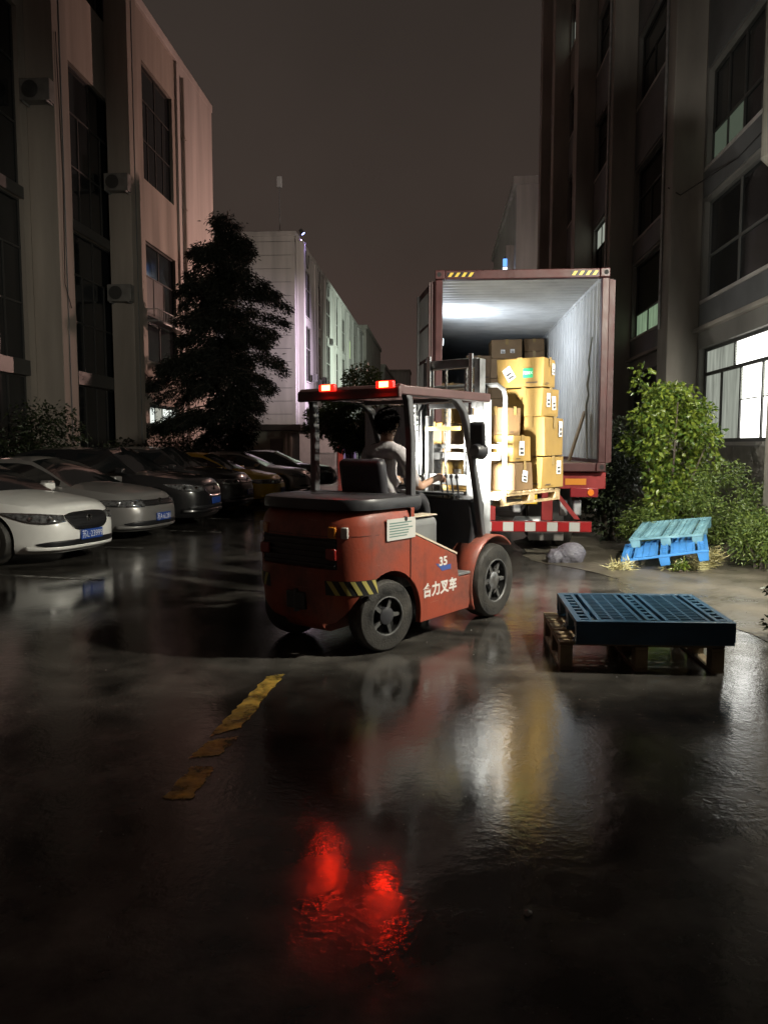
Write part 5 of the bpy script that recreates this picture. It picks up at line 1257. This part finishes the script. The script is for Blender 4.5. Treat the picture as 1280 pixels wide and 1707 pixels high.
# --- rear plate with beacon stalk
# ================================================================ OPERATOR
def person():
    t = thing('person', 'driver in a grey shirt with short dark hair seated on the forklift', 'person', FO, FA)
    J = [((-.98, .04, 1.20), .165), ((-.965, .04, 1.36), .165), ((-.94, .04, 1.52), .178), ((-.91, .04, 1.62), .140), ((-.895, .04, 1.69), .062), ((-.875, .035, 1.765), .075), ((-.865, .03, 1.84), .094), ((-.872, .03, 1.91), .082)]
    verts = [p for p, r in J]; rad = [r for p, r in J]; edges = [(i, i + 1) for i in range(len(J) - 1)]
    def chain(start, pts):
        prev = start
        for p, r in pts: verts.append(p); rad.append(r); edges.append((prev, len(verts) - 1)); prev = len(verts) - 1
        return prev
    chain(3, [((-.915, .21, 1.60), .080), ((-.90, .255, 1.52), .076), ((-.82, .28, 1.36), .066), ((-.70, .26, 1.275), .042), ((-.55, .20, 1.32), .032)])
    chain(3, [((-.915, -.13, 1.60), .080), ((-.905, -.18, 1.52), .076), ((-.85, -.225, 1.36), .066), ((-.74, -.22, 1.27), .044), ((-.55, -.20, 1.315), .034), ((-.40, -.19, 1.345), .030)])
    for s in (-1, 1):
        chain(0, [((-.90, .04 + s * .10, 1.18), .095), ((-.55, .04 + s * .15, 1.16), .072), ((-.49, .04 + s * .15, 1.05), .060), ((-.44, .04 + s * .15, .62), .044), ((-.38, .04 + s * .155, .53), .04), ((-.28, .04 + s * .16, .505), .03)])
    me = bpy.data.meshes.new('body'); me.from_pydata(verts, edges, []); o = bpy.data.objects.new('body', me); C.objects.link(o)
    sk = o.modifiers.new('skin', 'SKIN'); me.update()
    for i, r in enumerate(rad):
        fx = 1.0
        me.skin_vertices[0].data[i].radius = (r * (1.0 if i > 3 else .80), r * (1.0 if i > 3 or i == 0 else 1.18))
    me.skin_vertices[0].data[0].use_root = True
    sk.branch_smoothing = .6; sd = o.modifiers.new('s', 'SUBSURF'); sd.levels = 2; sd.render_levels = 2
    dg = bpy.context.evaluated_depsgraph_get(); m2 = bpy.data.meshes.new_from_object(o.evaluated_get(dg)); o.modifiers.clear(); o.data = m2; m2.name = 'body'
    shirt = mat('grey_shirt', (.40, .375, .385), .8, var=.12, vscale=14, bump=1.0, bscale=11); skin = mat('skin', (.42, .25, .17), .5); trou = mat('trousers', (.03, .03, .035), .8)
    m2.materials.clear()
    for m in (shirt, skin, trou): m2.materials.append(m)
    for p in m2.polygons:
        c = p.center; k = 0
        if c.z > 1.685: k = 1
        elif c.z < 1.235: k = 2
        elif c.x > -.815 and c.z > 1.2 and abs(c.y - .03) > .13: k = 1
        p.material_index = k; p.use_smooth = True
    o.parent = t
    # hair: shell over the skull, open at the face
    bm = bmesh.new(); bmesh.ops.create_icosphere(bm, subdivisions=4, radius=1); dele = []
    for v in bm.verts:
        d = v.co.copy(); k = 1 + .03 * math.sin(d.x * 13 + d.y * 9) * math.sin(d.z * 11) + random.uniform(-.012, .012)
        tp = 1 - .22 * max(0, -d.z - .25) / .75; v.co = Vector((d.x * .113 * tp - .008, d.y * .100 * tp, d.z * .128)) * k
        if (d.x > .62 and d.z < .40) or (d.x > .35 and d.z < -.35) or d.z < -.82: dele.append(v)
    bmesh.ops.delete(bm, geom=dele, context='VERTS')
    hm_ = bpy.data.meshes.new('hair'); bm.to_mesh(hm_); bm.free(); hm_.materials.append(mat('hair', (.008, .007, .007), .9, spec=.08)); hm_.polygons.foreach_set('use_smooth', [True] * len(hm_.polygons))
    h = bpy.data.objects.new('hair', hm_); C.objects.link(h); h.parent = t; h.location = (-.872, .03, 1.868); h.rotation_euler = (0, 0, R(-8))
    sd = h.modifiers.new('t', 'SOLIDIFY'); sd.thickness = .012
    vv = [v.co.copy() for v in hm_.vertices]; Ps = []; Ds = []
    for _ in range(2600):
        v = random.choice(vv); Ps.append(tuple(v * random.uniform(.98, 1.02))); Ds.append((v.x * 6 - .25 + random.gauss(0, .3), v.y * 6 + random.gauss(0, .3), -.9 + random.gauss(0, .35)))
    st_ = leaves('hair_strands', Ps, Ds, .034, .006, hm_.materials[0], h, 0)
    for s in (-1, 1):
        e = lump('ear', '', (-.868, .03 + s * .094, 1.835), (.018, .010, .032), skin, 11, t)
    # nose, eyes and mouth on the far side of the head
    n = B(); n.prism([(0, 0), (.024, -.03), (.0, -.04)], -.012, .012); n.build('nose', skin, t, matrix=TRS((-.775, .03, 1.85)))
    for s in (-1, 1): lump('eye', '', (-.787, .03 + s * .033, 1.862), (.008, .013, .008), mat('eye_dark', (.02, .015, .012), .3), 4, t)
    B().box(-.005, .005, -.022, .022, -.004, .004).build('mouth', mat('lips', (.35, .14, .12), .5), t, matrix=TRS((-.785, .03, 1.785)))
    # hands: palm with five fingers, right on the levers, left on the wheel
    for s, base, tip in ((1, (-.55, .20, 1.32), (.06, -.03, -.01)), (-1, (-.40, -.19, 1.345), (.08, .0, .0))):
        hd = B(); bx_, by_, bz_ = base
        hd.tube([(bx_ - .03, by_, bz_), (bx_ + .02, by_, bz_ + .005), (bx_ + .06, by_, bz_ + .008)], [.028, .036, .034], 10)
        for q in range(4):
            dy = (q - 1.5) * .018; ln = (.06, .072, .075, .066)[q] * .9
            hd.tube([(bx_ + .05, by_ + dy, bz_ + .010), (bx_ + .05 + ln * .55, by_ + dy, bz_ + .006), (bx_ + .05 + ln * .8, by_ + dy, bz_ - .022), (bx_ + .05 + ln * .6, by_ + dy, bz_ - .045)], [.0095, .009, .0085, .007], 7)
        hd.tube([(bx_ + .0, by_ + s * -.03, bz_), (bx_ + .04, by_ + s * -.05, bz_ - .012), (bx_ + .07, by_ + s * -.045, bz_ - .03)], [.012, .011, .009], 7)
        hd.build('hand', skin, t, smooth=True)
    return t
person()

# ================================================================ LOAD ON THE FORKS
def f2w(x, y, z=0): return (FO[0] + x * math.cos(FA) - y * math.sin(FA), FO[1] + x * math.sin(FA) + y * math.cos(FA), z)
PZ = 1.056
lp = slat_pallet('wooden_pallet', 'pale wooden pallet of cartons raised on the forklift forks', f2w(1.11, .10, PZ - .024), (0, 0, FA), 1.38, 1.02, .14, wood, 9, wood)
def on_load(label, x, y, z, sx, sy, sz, m=None, stickers=(), rz=0): carton(label, f2w(x, y, z), FA + rz, sx, sy, sz, m, stickers, 'cartons on the raised pallet')
z0 = PZ - .024 + .142
# right rear column, bottom to top (x,y = box centre)
on_load('bottom carton of the tall right stack on the forks', 1.57, -.27, z0, .50, .30, .355, kraft, [('r', .13, .23, .10, .15, 'paper', 0)])
on_load('tall carton third from the top of the right stack on the forks', 1.56, -.27, z0 + .361, .50, .33, .43, kraft, [('r', .14, .30, .08, .17, 'paper', 0)])
on_load('carton with two labels right below the green stickered carton', 1.49, -.19, z0 + .797, .40, .44, .315, kraft, [('r', -.06, .18, .09, .15, 'paper', 0), ('r', .08, .15, .09, .15, 'paper', .1)])
on_load('top carton with green sticker and tilted white label', 1.44, -.14, z0 + 1.118, .32, .56, .315, kraft, [('b', -.13, .15, .105, .15, 'paper', R(33)), ('b', .10, .15, .12, .105, 'green', 0), ('r', .08, .2, .06, .12, 'paper', 0)])
# near right, small cartons
on_load('low carton with triangular label at the near right pallet edge', .92, -.23, z0, .42, .34, .30, kraft2, [('b', .06, .16, .12, .13, 'paper', R(12)), ('r', .0, .15, .12, .12, 'paper', R(-8))], R(4))
on_load('small carton with white label on the low near right carton', .94, -.21, z0 + .306, .36, .32, .27, kraft, [('b', .02, .14, .09, .13, 'paper', 0), ('r', -.02, .14, .10, .15, 'paper', 0)], R(-3))
on_load('narrow brown carton behind the backrest bar', .97, -.10, z0 + .582, .34, .30, .30, kraft2, (), R(2))
# middle and left of the pallet, behind the mast
k = 0
for (x, y, zz, sx, sy, sz, nm) in ((.78, .22, 0, .40, .38, .34, 'lowest carton just behind the mast centre'), (.78, .23, .346, .38, .36, .36, 'second carton up just behind the mast centre'), (.80, .24, .712, .36, .34, .22, 'third carton up just behind the mast centre'),
                           (.80, .54, 0, .42, .22, .42, 'lowest carton behind the left mast upright'), (.82, .54, .426, .40, .21, .30, 'second carton behind the left mast upright'),
                           (1.42, .42, 0, .48, .50, .45, 'big lower carton at the far left of the raised pallet'), (1.42, .40, .456, .46, .46, .40, 'big upper carton at the far left of the raised pallet')):
    on_load(nm, x, y, z0 + zz, sx, sy, sz, kraft if k % 2 == 0 else kraft2, [('b', .02, sz * .5, .09, .11, 'paper', 0)] if k in (0, 3) else ()); k += 1
